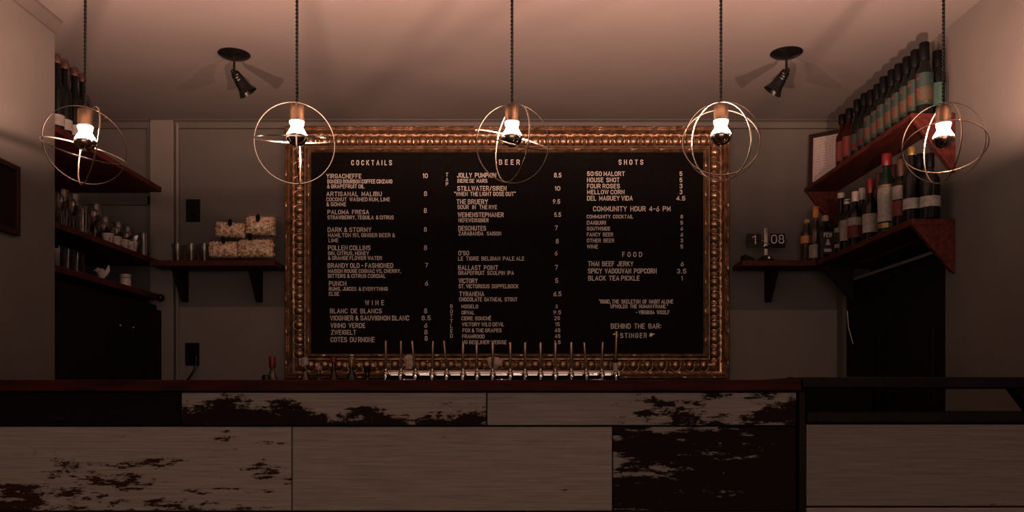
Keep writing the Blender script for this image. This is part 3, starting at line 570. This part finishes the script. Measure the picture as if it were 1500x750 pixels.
for px, nm in ((261,'leftmost of three'),(281,'middle one of three'),(300,'rightmost of three')):
    p = PX(px, 378, 4.58); o = bpy.data.objects.new('tumbler', tum); C.objects.link(o); o.location = (p.x, 4.58, SB); tag(o, 'clear tumbler left of the popcorn bags, %s' % nm, 'glass', 'tumblers beside the popcorn bags')
lz = EYE+.558
j = thing('lidded_jar', 'small glass jar with a pale lid on the lowest left shelf', 'jar', (-2.02,4.36,lz))
bm = bmesh.new(); add_lathe(bm, [(.024,0),(.027,.004),(.027,.045),(.022,.052)], 16); obj('jar_body', bm, 'ceramic', j)
bm = bmesh.new(); add_lathe(bm, [(.026,.052),(.028,.054),(.028,.068),(.026,.070)], 16); obj('lid', bm, 'cap_white', j)
# small white figurine: body, wings and head lumps
fg = thing('bird_figurine', 'small pale ceramic bird figurine on the lowest left shelf', 'figurine', (-2.03,4.13,lz))
bm = bmesh.new(); add_lathe(bm, [(.018,0),(.022,.008),(.010,.016),(.022,.032),(.024,.045),(.012,.060),(.004,.066)], 14); obj('body', bm, 'ceramic', fg)
bm = bmesh.new(); bmesh.ops.create_icosphere(bm, subdivisions=2, radius=.013, matrix=Matrix.Translation((-.02,0,.058))); add_tube(bm, [(-.03,0,.058),(-.045,0,.055)], [.005,.001], 6); obj('head', bm, 'ceramic', fg)
bm = bmesh.new(); add_tube(bm, [(.015,0,.035),(.030,0,.060),(.034,0,.082)], [.012,.010,.003], 8); obj('tail', bm, 'ceramic', fg)
for k, d_ in enumerate((3.72,3.80,3.88)):
    o = bpy.data.objects.new('tumbler', tum); C.objects.link(o); o.location = (-2.02, d_, lz); tag(o, 'clear tumbler on the lowest left shelf, %s' % ('nearest','middle of three','furthest of three')[k], 'glass', 'tumblers on the lowest left shelf')

# ================================================================== POPCORN BAGS
def popbag(label, x0, x1, y0, y1, d_, tilt, stick):
    a = PX(x0, y1, d_); b_ = PX(x1, y0, d_); wd = b_.x-a.x; ht = b_.z-a.z-.014; dp = .085
    t_ = thing('popcorn_bag', label, 'bag', ((a.x+b_.x)/2, d_, a.z), (0, tilt, 0), 'bags of popcorn on the left wall shelf')
    def surf(u, v, k=1.0):     # pillow shape, u,v in -1..1 ; returns half depth
        q_ = (1-abs(u)**4)*(1-abs(v)**4); return dp*.5*max(q_, 0)**.42*k
    bm = bmesh.new(); rnd = random.Random(x0)
    for k in range(560):
        u = rnd.uniform(-1,1); v = rnd.uniform(-.98,.98); sd = -1 if rnd.random() < .78 else 1
        yy = sd*surf(u*.96, v*.96, .82); r = rnd.uniform(.0052,.0085)
        mt = Matrix.Translation((u*(wd/2-.006), yy, ht/2+v*(ht/2-.007))) @ Euler((rnd.random()*6,rnd.random()*6,0)).to_matrix().to_4x4() @ Matrix.Diagonal((1,rnd.uniform(.6,1),rnd.uniform(.6,1),1))
        bmesh.ops.create_icosphere(bm, subdivisions=1, radius=r, matrix=mt)
    core = []
    for i in range(9):
        for k in range(9):
            u_, v_ = -.9+.225*i, -.9+.225*k; core.append((u_, v_))
    for sd in (-1, 1):
        vv = [bm.verts.new((u_*wd/2, sd*surf(u_, v_, .72), ht/2+v_*ht/2)) for u_, v_ in core]
        for i in range(8):
            for k in range(8): bm.faces.new((vv[i*9+k], vv[i*9+9+k], vv[i*9+10+k], vv[i*9+k+1]))
    o = obj('popcorn', finish(bm, True, 80), 'popcorn', t_); o['kind'] = 'stuff'
    bm = bmesh.new(); n = 12; grid = {}
    for sd in (-1, 1):
        for i in range(n+1):
            for k in range(n+1):
                u, v = -1+2*i/n, -1+2*k/n; wr = .004*math.sin(9*u+5*v*sd)*(1-u*u)*(1-v*v)
                grid[sd,i,k] = bm.verts.new((u*wd/2, sd*(surf(u, v)+.003)+wr, ht/2+v*ht/2))
        for i in range(n):
            for k in range(n): bm.faces.new([grid[sd,i,k],grid[sd,i+1,k],grid[sd,i+1,k+1],grid[sd,i,k+1]])
    vv = [bm.verts.new(c_) for c_ in ((-wd/2,0,ht),(wd/2,0,ht),(wd/2,-.006,ht+.012),(0,.004,ht+.014),(-wd/2,-.004,ht+.010))]; bm.faces.new(vv)
    obj('bag_film', bm, 'film', t_)
    sx_, sy_ = stick; p = PX(sx_, sy_, d_-.05)
    bm = bmesh.new(); add_lathe(bm, [(.0005,0),(.012,0),(.012,.002),(.0005,.002)], 16, Matrix.Rotation(PI/2,4,'X') @ Matrix.Diagonal((1,1.75,1,1)), cap=False)
    obj('oval_sticker', bm, 'matte_black', t_, (p.x-t_.location.x, -.050, p.z-a.z)); return t_
popbag('clear popcorn bag with torn black sticker, lower left of four', 307, 350, 350, 378, 4.57, 0, (327,352))
popbag('clear popcorn bag with black oval sticker, lower right of four', 350, 402, 347, 378, 4.57, 0, (366,347))
popbag('clear popcorn bag with black oval sticker, upper left of four, resting on two bags', 316, 360, 322, 348.5, 4.58, math.radians(3), (336,326))
popbag('clear popcorn bag with black oval sticker, topmost right of four', 361, 403, 313, 345.5, 4.57, math.radians(2), (377,319))

# ================================================================== FLIP CLOCK
ck = thing('flip_clock', 'chrome stemmed flip clock with two black flaps reading 1 and 08', 'clock', (PX(1122,380,4.56).x, 4.56, SB))
cz = lambda py: (578-py)*4.56/F-.725
bm = bmesh.new(); add_lathe(bm, [(.050,0),(.052,.004),(.047,.012),(.020,.030),(.010,.036)], 20, Matrix.Diagonal((1,.8,1,1))); obj('base', bm, 'black', ck)
box('stem', (-.011,-.006,.03), (.011,.006,cz(334)), 'chrome', ck, .003)
bm = bmesh.new(); add_tube(bm, [(-.11,0,cz(353)),(.115,0,cz(353))], .0035, 8); obj('axle', bm, 'chrome', ck)
bm = bmesh.new(); add_lathe(bm, [(.006,-.02),(.017,-.015),(.019,0),(.017,.015),(.006,.02)], 16, Matrix.Translation((0,0,cz(360))) @ Matrix.Rotation(PI/2,4,'Y')); obj('hub', bm, 'chrome', ck)
bm = bmesh.new(); add_tube(bm, [(-.045,-.004,cz(336)),(.045,-.004,cz(336)),(.045,-.004,cz(339))], .0022, 6); obj('flap_stop', bm, 'chrome', ck)
bm = bmesh.new(); bmesh.ops.create_uvsphere(bm, u_segments=14, v_segments=10, radius=.013, matrix=Matrix.Translation((.004,-.045,.013))); obj('winding_knob', bm, 'chrome', ck)
def flap(x0, x1, s, tx0, tx1):
    a = (x0-1122)*4.56/F; b_ = (x1-1122)*4.56/F; mid = cz(353.5)
    f1 = box('flap', (a,-.014,cz(363.7)), (b_,-.010,mid-.0008), 'black', ck, .001); f2 = box('flap', (a,-.014,mid+.0008), (b_,-.010,cz(343)), 'black', ck, .001)
    text_mesh(s, (tx0-1122)*4.56/F, (tx1-1122)*4.56/F, cz(357.5 if s=='08' else 358.5), cz(344.5 if s=='08' else 345.5), -.0145, 'flap_text', ck, 'numeral', 1.0, ext=.0006, bold=.11)
    box('flap_drum', (a+.004,-.009,cz(360)), (b_-.004,.012,cz(346)), 'matte_black', ck, .002)
flap(1092.3, 1114, '1', 1101, 1106); flap(1127.5, 1149, '08', 1128.5, 1147.5)
cb = thing('ashtray', 'small dark wedge shaped dish at the left end of the clock shelf', 'dish', (PX(1096,380,4.56).x, 4.57, SB))
bm = bmesh.new(); add_prism(bm, [(-.030,0),(.032,0),(.030,.018),(-.022,.040),(-.032,.034)], 'y', -.03, .03); obj('wedge_body', finish(bm, False), 'dark_wood', cb, bevel=.003)

# ================================================================== OUTLETS
for nm, px, py, dz in (('upper black socket plate on the back wall above the tumblers',282,308,False), ('lower black socket plate on the back wall with a plugged-in cord',282,519,True)):
    p = PX(px, py, D-.012); t_ = thing('wall_socket', nm, 'socket', (p.x, D if not dz else D-.012, p.z))
    box('cover_plate', (-.040,-.007,-.064), (.040,0,.064), 'matte_black', t_, .003)
    for s_ in (-.024, .024):
        bm = bmesh.new(); add_lathe(bm, [(.0005,.003),(.016,.003),(.018,0)], 16, Matrix.Translation((0,-.0072,s_)) @ Matrix.Rotation(PI/2,4,'X'), cap=False); obj('socket_face', bm, 'black', t_)
    if dz:
        box('plug', (-.0+.008,-.035,-.045), (.036,-.009,-.012), 'black', t_, .004)
        bm = bmesh.new(); add_tube(bm, [(.030,-.03,-.035),(.034,-.045,-.06),(.028,-.05,-.09),(.0,-.05,-.135),(-.045,-.045,-.18),(-.06,-.04,-.24)], .006, 8); obj('power_cord', bm, 'black', t_)

# ================================================================== BACK COUNTER, TAPS AND SPEED BOTTLES
CT = .965
bc = thing('back_counter', 'dark steel back counter under the menu board, hidden behind the bar', 'counter', (0,4.42,0))
box('counter_slab', (-1.85,-.24,CT-.035), (W-.01,.265,CT), 'fridge', bc, .003); box('counter_body', (-1.85,-.20,0), (W-.01,.265,CT-.035), 'matte_black', bc)
ib = thing('gap_dark_box', 'low black lidded box added on the back counter to darken the gap under the flap', 'bin', (1.55,4.33,CT))  # added black box, hides the lighter wall so the flap gap stays dark
box('dark_box_body', (-.25,-.15,0), (.255,.15,.115), 'matte_black', ib, .004); box('lid', (-.255,-.155,.115), (.26,.155,.132), 'fridge', ib, .004)
TDp = 4.40; tz = lambda py: EYE+(578-py)*TDp/F; tx = lambda px: (px-750)*TDp/F
tt = thing('beer_tap_tower', 'long polished steel beer tap rail with sixteen slim handles', 'beer taps', (tx(735), TDp, CT))
rt = tt.location; zc = tz(549.5)-CT; xa, xb = tx(563)-rt.x, tx(908)-rt.x
bm = bmesh.new(); add_lathe(bm, [(.026,xa),(.033,xa+.003),(.033,xb-.003),(.026,xb)], 28, Matrix.Translation((0,.03,zc)) @ Matrix.Rotation(PI/2,4,'Y')); obj('rail_pipe', bm, 'chrome', tt)
for x in (xa+.10, 0, xb-.10):
    bm = bmesh.new(); add_lathe(bm, [(.050,0),(.050,.008),(.028,.014),(.026,zc-.02)], 20, Matrix.Translation((x,.03,0))); obj('support_leg', bm, 'chrome', tt)
taps = [(567,500,0),(589,500,0),(607,500,5),(635,500,-1),(653,500,4),(679,503,0),(699,503,1),(722,502,0),(747.5,502,0),(769,502,0),(791.5,502,0),(813,502,0),(836,502,0),(856,502,3),(881,502,-1),(901,486,-1)]
bm = bmesh.new()    # faucet: shank collar, body, down-turned spout
add_lathe(bm, [(.017,0),(.017,.006),(.010,.010),(.009,.035)], 14, Matrix.Translation((0,0,0)) @ Matrix.Rotation(PI/2,4,'X'))
bmesh.ops.create_uvsphere(bm, u_segments=14, v_segments=10, radius=.0165, matrix=Matrix.Translation((0,-.040,.000)))
add_tube(bm, [(0,-.040,.004),(0,-.058,-.006),(0,-.066,-.035),(0,-.066,-.060)], [.010,.009,.007,.006], 10)
add_lathe(bm, [(.008,.010),(.011,.016),(.007,.022),(.005,.028)], 12, Matrix.Translation((0,-.040,0)))
fau = finish(bm); fau.materials.append(M['chrome'])
for k, (px, py, lean) in enumerate(taps):
    o = bpy.data.objects.new('faucet', fau); C.objects.link(o); o.parent = tt; o.location = (tx(px+lean*.6)-rt.x, 0, zc+.004)
    top = (tz(py)-CT)-(zc+.004); lx = -(lean*1.0)*TDp/F; z0 = .024
    bm = bmesh.new(); L_ = top-z0; add_tube(bm, [(0,-.040,z0),(lx*.1,-.040,z0+.006),(lx*.12,-.041,z0+.012),(lx*.95,-.046,top-.012),(lx,-.046,top-.002),(lx,-.046,top)], [.004,.005,.0075,.0088 if k>4 and k<13 else .0068,.0080 if k>4 and k<13 else .0068,.004], 12)
    obj('tap_handle', bm, 'handle', o)
    if k == 15:
        bm = bmesh.new(); add_lathe(bm, [(.011,z0-.01),(.013,z0),(.013,z0+.03),(.008,z0+.036)], 12, Matrix.Translation((0,-.040,0))); obj('handle_collar', bm, 'cap_white', o)
        bm = bmesh.new(); add_lathe(bm, [(.010,z0+.036),(.012,z0+.04),(.010,z0+.06),(.007,z0+.064)], 12, Matrix.Translation((0,-.040,0))); obj('handle_grip', bm, 'black', o)
def tagpaper(label, pts, d_, seed, name):
    rnd = random.Random(seed); bm = bmesh.new(); P = [PX(a, b_, d_) for a, b_ in pts]; c_ = sum(P, Vector())/len(P)
    f_ = [bm.verts.new(p-c_+Vector((0,rnd.uniform(-.006,.006),0))) for p in P]; mid = bm.verts.new(Vector((0,-.014,0))); n = len(f_)
    for i in range(n): bm.faces.new((f_[i], f_[(i+1)%n], mid))
    bmesh.ops.subdivide_edges(bm, edges=bm.edges[:], cuts=3, use_grid_fill=True)
    for v_ in bm.verts: v_.co += Vector((rnd.uniform(-.001,.001),rnd.uniform(-.003,.003),rnd.uniform(-.001,.001)))
    r_ = bmesh.ops.solidify(bm, geom=bm.faces[:], thickness=.0012); o = obj(name, finish(bm, True, 20), 'tag', None, c_); return o
tagpaper('', [(592,522),(598,520.5),(605,521),(606,530),(604,538),(602,543),(595,543),(593,534)], 4.60, 3, 'paper_tag')
tag(bpy.data.objects['paper_tag'], 'crumpled pale paper tucked on the frame between second and third tap handles', 'paper')
tagpaper('', [(712,525),(720,522.5),(730,523),(736,527),(735,534),(727,540),(724,543),(718,540)], 4.60, 5, 'paper_napkin')
tag(bpy.data.objects['paper_napkin'], 'folded pale napkin on the frame behind the eighth tap handle', 'paper')
# bottles standing on the back counter, only their tops rise above the bar
for px, py, d_, capm, gl, caph, r, lab in ((399,522,4.32,'cap_red','clearbottle',.060,.030,'clear bottle with a bright red cap left of the gilt frame'),
    (447,524,4.32,'cap_white','clearbottle',.040,.032,'clear bottle with a white cap at the frame corner'),
    (467,536,4.32,'cork','clearbottle',.020,.026,'short bottle with a small round cork stopper'),
    (489,523,4.32,'cap_red','amber',.032,.030,'amber bottle with a dark red cap before the lower frame rail'),
    (515,523,4.32,'cap_gold','greenglass',.050,.034,'bottle with a yellow cap before the lower frame rail'),
    (538,537,4.32,'cap_black','darkglass',.030,.034,'squat black capped bottle nearest the taps')):
    p = PX(px, py, d_); bottle(lab, (p.x, d_, CT), round(p.z-CT, 3), r, gl, capm, caph, ((.15,.5,'paper'),), .60, .012, 'bottles on the back counter', capr=.017)
p = PX(390,549,4.24); t_ = thing('bottle_pourer_caddy', 'small black caddy beside the bright red capped bottle', 'caddy', (p.x,4.24,CT))
bm = bmesh.new(); add_lathe(bm, [(.020,0),(.022,.006),(.022,p.z-CT-.01),(.016,p.z-CT)], 14); obj('caddy_body', bm, 'black', t_)

# ================================================================== CEILING SPOTLIGHTS
def spot(label, px, py, dirx):
    d_ = 1.538*F/(578-py); x = (px-750)*d_/F; t_ = thing('ceiling_spotlight', label, 'spotlight', (x, d_, CEIL), group='black spotlights on the ceiling')
    bm = bmesh.new(); add_lathe(bm, [(.071,0),(.071,-.004),(.060,-.012),(.030,-.020),(.010,-.022)], 32); obj('canopy', bm, 'black', t_)
    bm = bmesh.new(); add_tube(bm, [(0,0,-.02),(0,0,-.074)], .0055, 10); obj('stem', bm, 'black', t_)
    bm = bmesh.new(); bmesh.ops.create_uvsphere(bm, u_segments=14, v_segments=10, radius=.011); obj('swivel_joint', bm, 'black', t_, (-dirx*.004,0,-.080))
    dv = Vector((dirx*.52, .22, -.80)).normalized(); q_ = Vector((0,0,1)).rotation_difference(dv).to_matrix().to_4x4()
    pr = [(.006,-.004),(.018,.004),(.022,.018),(.020,.022),(.024,.028),(.0225,.034),(.026,.040),(.0245,.046),(.027,.052),(.028,.066),(.032,.082),(.040,.098),(.044,.106),(.041,.107),(.030,.084),(.024,.060),(.0005,.058)]
    bm = bmesh.new(); add_lathe(bm, pr, 28, Matrix.Translation((0,0,-.082)) @ q_, cap=False); obj('bell_shade', bm, 'black', t_)
    bm = bmesh.new(); add_lathe(bm, [(.0005,.060),(.022,.062),(.028,.078),(.016,.088),(.0005,.090)], 18, Matrix.Translation((0,0,-.082)) @ q_, cap=False); obj('unlit_lamp', bm, 'fridge', t_)
spot('black bell shaped ceiling spotlight on the left, aimed right', 343, 79, 1)
spot('black bell shaped ceiling spotlight on the right, aimed left', 1152, 77, -1)

# ================================================================== PENDANTS
DP = 2.66; SC = DP/F
def ring_mesh(c, n, R, w_=.0045, th=.0021, seg=72):
    """flat metal hoop: circle about axis n, band w_ wide along the axis"""
    n = n.normalized(); a = n.orthogonal().normalized(); b_ = n.cross(a); bm = bmesh.new(); rings = []
    for i in range(seg):
        t_ = 2*PI*i/seg; rad = a*math.cos(t_)+b_*math.sin(t_)
        rings.append([bm.verts.new(c+rad*(R+dr)+n*dn) for dr, dn in ((0,-w_/2),(th,-w_/2),(th,w_/2),(0,w_/2))])
    for i in range(seg):
        A, B = rings[i], rings[(i+1)%seg]
        for k in range(4): bm.faces.new((A[k], A[(k+1)%4], B[(k+1)%4], B[k]))
    return finish(bm, True, 40)
def pendant(label, cx, topy, cy, R, rings, hw=.0055):
    """cx,topy: where the cord meets the hoops; rings: (minor/major ratio, screen angle of the minor axis in degrees, sign, centre dx, dy in px)"""
    top = PX(cx, topy, DP); R = R*SC; t_ = thing('pendant_lamp', label, 'pendant lamp', (top.x, DP, CEIL), group='hoop pendant lamps over the bar')
    rel = Vector(t_.location); ctr = PX(cx, cy, DP)
    v = (ctr-Vector((0,0,EYE))).normalized(); r_ = v.cross(Vector((0,0,1))).normalized(); u_ = r_.cross(v)
    bm = bmesh.new(); add_lathe(bm, [(.058,0),(.058,-.005),(.045,-.018),(.010,-.024)], 24); obj('ceiling_canopy', bm, 'black', t_)
    ln = CEIL-top.z; bm = bmesh.new(); nst = int(ln/.0030)
    for ph in (0, PI): add_tube(bm, [(.0026*math.cos(ph+2*PI*i*.0030/.026), .0026*math.sin(ph+2*PI*i*.0030/.026), -.02-(ln-.02)*i/nst) for i in range(nst+1)], .0027, 6)
    obj('twisted_cord', bm, 'cord', t_)
    zt = top.z-rel.z
    bm = bmesh.new(); add_lathe(bm, [(.006,zt+.008),(.010,zt+.004),(.012,zt),(.021,zt-.004),(.0225,zt-.010),(.0225,zt-.052),(.0235,zt-.053),(.0235,zt-.057),(.018,zt-.058)], 24); obj('socket', bm, 'socket', t_)
    zb = zt-.056   # bulb: screw shell, frosted glass, silvered bowl
    bulb = bpy.data.objects.new('bulb', None)
    prf = [(.0195,zb),(.0225,zb-.005),(.0215,zb-.010),(.0185,zb-.015),(.0190,zb-.021),(.0240,zb-.030),(.0300,zb-.040),(.0330,zb-.048)]
    bm = bmesh.new(); add_lathe(bm, prf, 28, cap=False); bo = obj('bulb_glass', bm, 'bulb', t_)
    rim = zb-.048
    bm = bmesh.new(); add_lathe(bm, [(.0330,rim+.0015),(.0338,rim),(.0338,rim-.006),(.0300,rim-.014),(.0235,rim-.023),(.012,rim-.029),(.0005,rim-.0305)], 28, cap=False); obj('silvered_bowl', bm, 'mirror', bo)
    ld = bpy.data.lights.new('bulb_filament', 'POINT'); ld.energy = BULB_W; ld.color = BULB_COL; ld.shadow_soft_size = .006
    lo_ = bpy.data.objects.new('filament', ld); C.objects.link(lo_); lo_.parent = t_; lo_.location = (0,0,rim-.0052)
    for k, (ratio, ang, sg, dx, dy) in enumerate(rings):
        c_ = PX(cx+dx, cy+dy, DP)-rel; an = math.radians(ang)
        n = v*ratio*sg+(r_*math.cos(an)+u_*math.sin(an))*math.sqrt(1-ratio*ratio)
        o = obj('hoop', ring_mesh(c_, n, R, hw if k == 0 else .0038), 'brass', t_)
    return t_
pendant('leftmost hoop pendant lamp, hanging before the left recess', 125, 159, 214, 57, [(.905,50,1,-1,0), (.150,79,-1,-2,7), (.17,-10,1,5,0)])
pendant('second hoop pendant lamp from the left, over the upper left frame corner', 435, 152, 210, 56.5, [(1.0,0,1,-3,0), (.085,92,1,-3,-6), (.045,2,-1,2,0)], .0095)
pendant('middle hoop pendant lamp of five, before the board heading', 750, 153, 211, 55, [(.955,0,1,0,0), (.105,76,-1,0,-6), (.41,-11,1,0,-1)], .0075)
pendant('fourth hoop pendant lamp from the left, over the upper right frame corner', 1056, 151, 208, 55, [(.76,0,1,-1,0), (.82,80,-1,0,0), (.97,30,1,1,-1)])
pendant('rightmost hoop pendant lamp, before the right bottle shelves', 1382, 155, 210, 56, [(.97,0,1,-1,0), (.64,93,1,2,6), (.42,-8,1,-2,1)])

# ================================================================== BAR
BD = 2.35; bz = lambda py: EYE+(578-py)*BD/F; bx_ = lambda px: (px-750)*BD/F
GX = bx_(1171)
top = thing('countertop', 'long dark red wooden bar top across the whole room', 'bar top', (-.53,2.62,bz(573)))
box('slab', (-1.86+.53-.015,2.33-2.62,0), (GX+.53,.30,bz(556.5)-bz(573)), 'top_wood', top, .004)
flp = thing('counter_flap', 'dark hinged counter flap at the right end of the bar', 'counter flap', (1.3,2.62,bz(568)))
box('slab', (GX+.003-1.3,2.33-2.62,0), (W-.004-1.3,.30,bz(552.5)-bz(568)), 'dark_wood', flp, .004)
for y in (-.18, .18):
    box('hinge', (GX+.003-1.3,y-.03,bz(552.5)-bz(568)), (GX+.05-1.3,y+.03,bz(552.5)-bz(568)+.003), 'hinge', flp, .001)
bracket(flp, 'wall_bracket', [(W-.004,bz(568)),(1.535,bz(568)),(1.60,bz(612)),(W-.004,bz(640))], 'y', 2.55, 2.60, 'dark_wood', tuple(flp.location))
bar = thing('bar_counter', 'bar front clad in wide weathered planks of flaking white paint', 'bar', (-.53,2.38,0))
BR = tuple(bar.location)
box('carcass', (-1.878-BR[0],BD+.022-BR[1],0), (GX-BR[0],2.88-BR[1],bz(573.6)), 'matte_black', bar)
PAINT = (.315,.262,.225); WOOD = (.020,.009,.006)
pw = [paint_wood('nearly black board',1,(.016,.008,.006),(.007,.004,.0035),.35),
      paint_wood('half flaked board',2.35,PAINT,WOOD,.50,4.2,(1,1,1.9),.25,.04,1.3),
      paint_wood('mostly painted board',3.9,(.285,.239,.207),WOOD,.72,4.5,(1,1,2.2),.30,-.26,.2),
      paint_wood('spotted white board',4.6,(.33,.275,.234),(.045,.016,.010),.665,5.5,(1,1,2.8),.35,0,.42),
      paint_wood('smooth white board',8.2,(.308,.257,.223),(.055,.036,.028),.93,7.0,(1,1,2.5),.22),
      paint_wood('dark board with white flakes',6.4,(.27,.23,.205),(.016,.007,.005),.33,5.5,(1,1,3.4),.36,-.16,.10),
      paint_wood('grey gate board',9.7,(.232,.193,.167),(.12,.072,.044),.90,3.2,(1,1,3),.25,-.03,.25)]
def plank(par, rel, x0, x1, z0, z1, mat, dy=0.0, y0=None):
    y0 = BD if y0 is None else y0; g = .0016
    o = box('plank', (-(x1-x0)/2+g,0,-(z1-z0)/2+g), ((x1-x0)/2-g,.022-dy,(z1-z0)/2-g), mat, par, .0022, ((x0+x1)/2-rel[0], y0+dy-rel[1], (z0+z1)/2-rel[2])); return o
r1 = (bz(623.6), bz(574.5)); r2 = (bz(749), bz(624.6)); PL = lambda a, b_, r_, m_, dy=0: plank(bar, BR, bx_(a) if a is not None else -1.878, bx_(b_), r_[0], r_[1], pw[m_], dy)
XR = 1167.5
PL(None,265,r1,0,.003); PL(265,713,r1,1); PL(713,XR,r1,2,.001)
PL(None,427.5,r2,3,.001); PL(427.5,897.5,r2,4); PL(897.5,XR,r2,5,.002)
r3 = (bz(874), bz(750)); PL(None,300,r3,4,.001); PL(300,770,r3,5); PL(770,1122,r3,3,.002); PL(1122,XR,r3,4)
r4 = (bz(998), bz(875)); PL(None,560,r4,1,.001); PL(560,980,r4,4); PL(980,XR,r4,6,.002)
r5 = (.03, bz(999)); PL(None,380,r5,3,.001); PL(380,860,r5,5); PL(860,XR,r5,4,.002)
box('corner_post', (bx_(1168.5)-BR[0],BD-.012-BR[1],0), (bx_(1178)-BR[0],BD+.06-BR[1],bz(573.6)), 'dark_wood', bar, .003)
gate = thing('service_gate', 'low swinging plank gate at the right end of the bar under the flap', 'gate', (1.33,2.38,.06)); GR = tuple(gate.location)
g0, g1 = bx_(1180.5), W-.012
box('top_rail', (g0-GR[0],BD-.01-GR[1],bz(618.5)-GR[2]), (g1-GR[0],BD+.06-GR[1],bz(603)-GR[2]), 'dark_wood', gate, .003)
box('gate_back', (g0-GR[0],BD+.022-GR[1],0), (g1-GR[0],BD+.045-GR[1],bz(618.5)-GR[2]), 'matte_black', gate)
for (a, b_), m_ in (((742,621),6), ((866,743),4), ((990,867),3), ((1100,991),4)):
    plank(gate, GR, g0, g1, max(bz(a),.07), bz(b_), pw[m_])
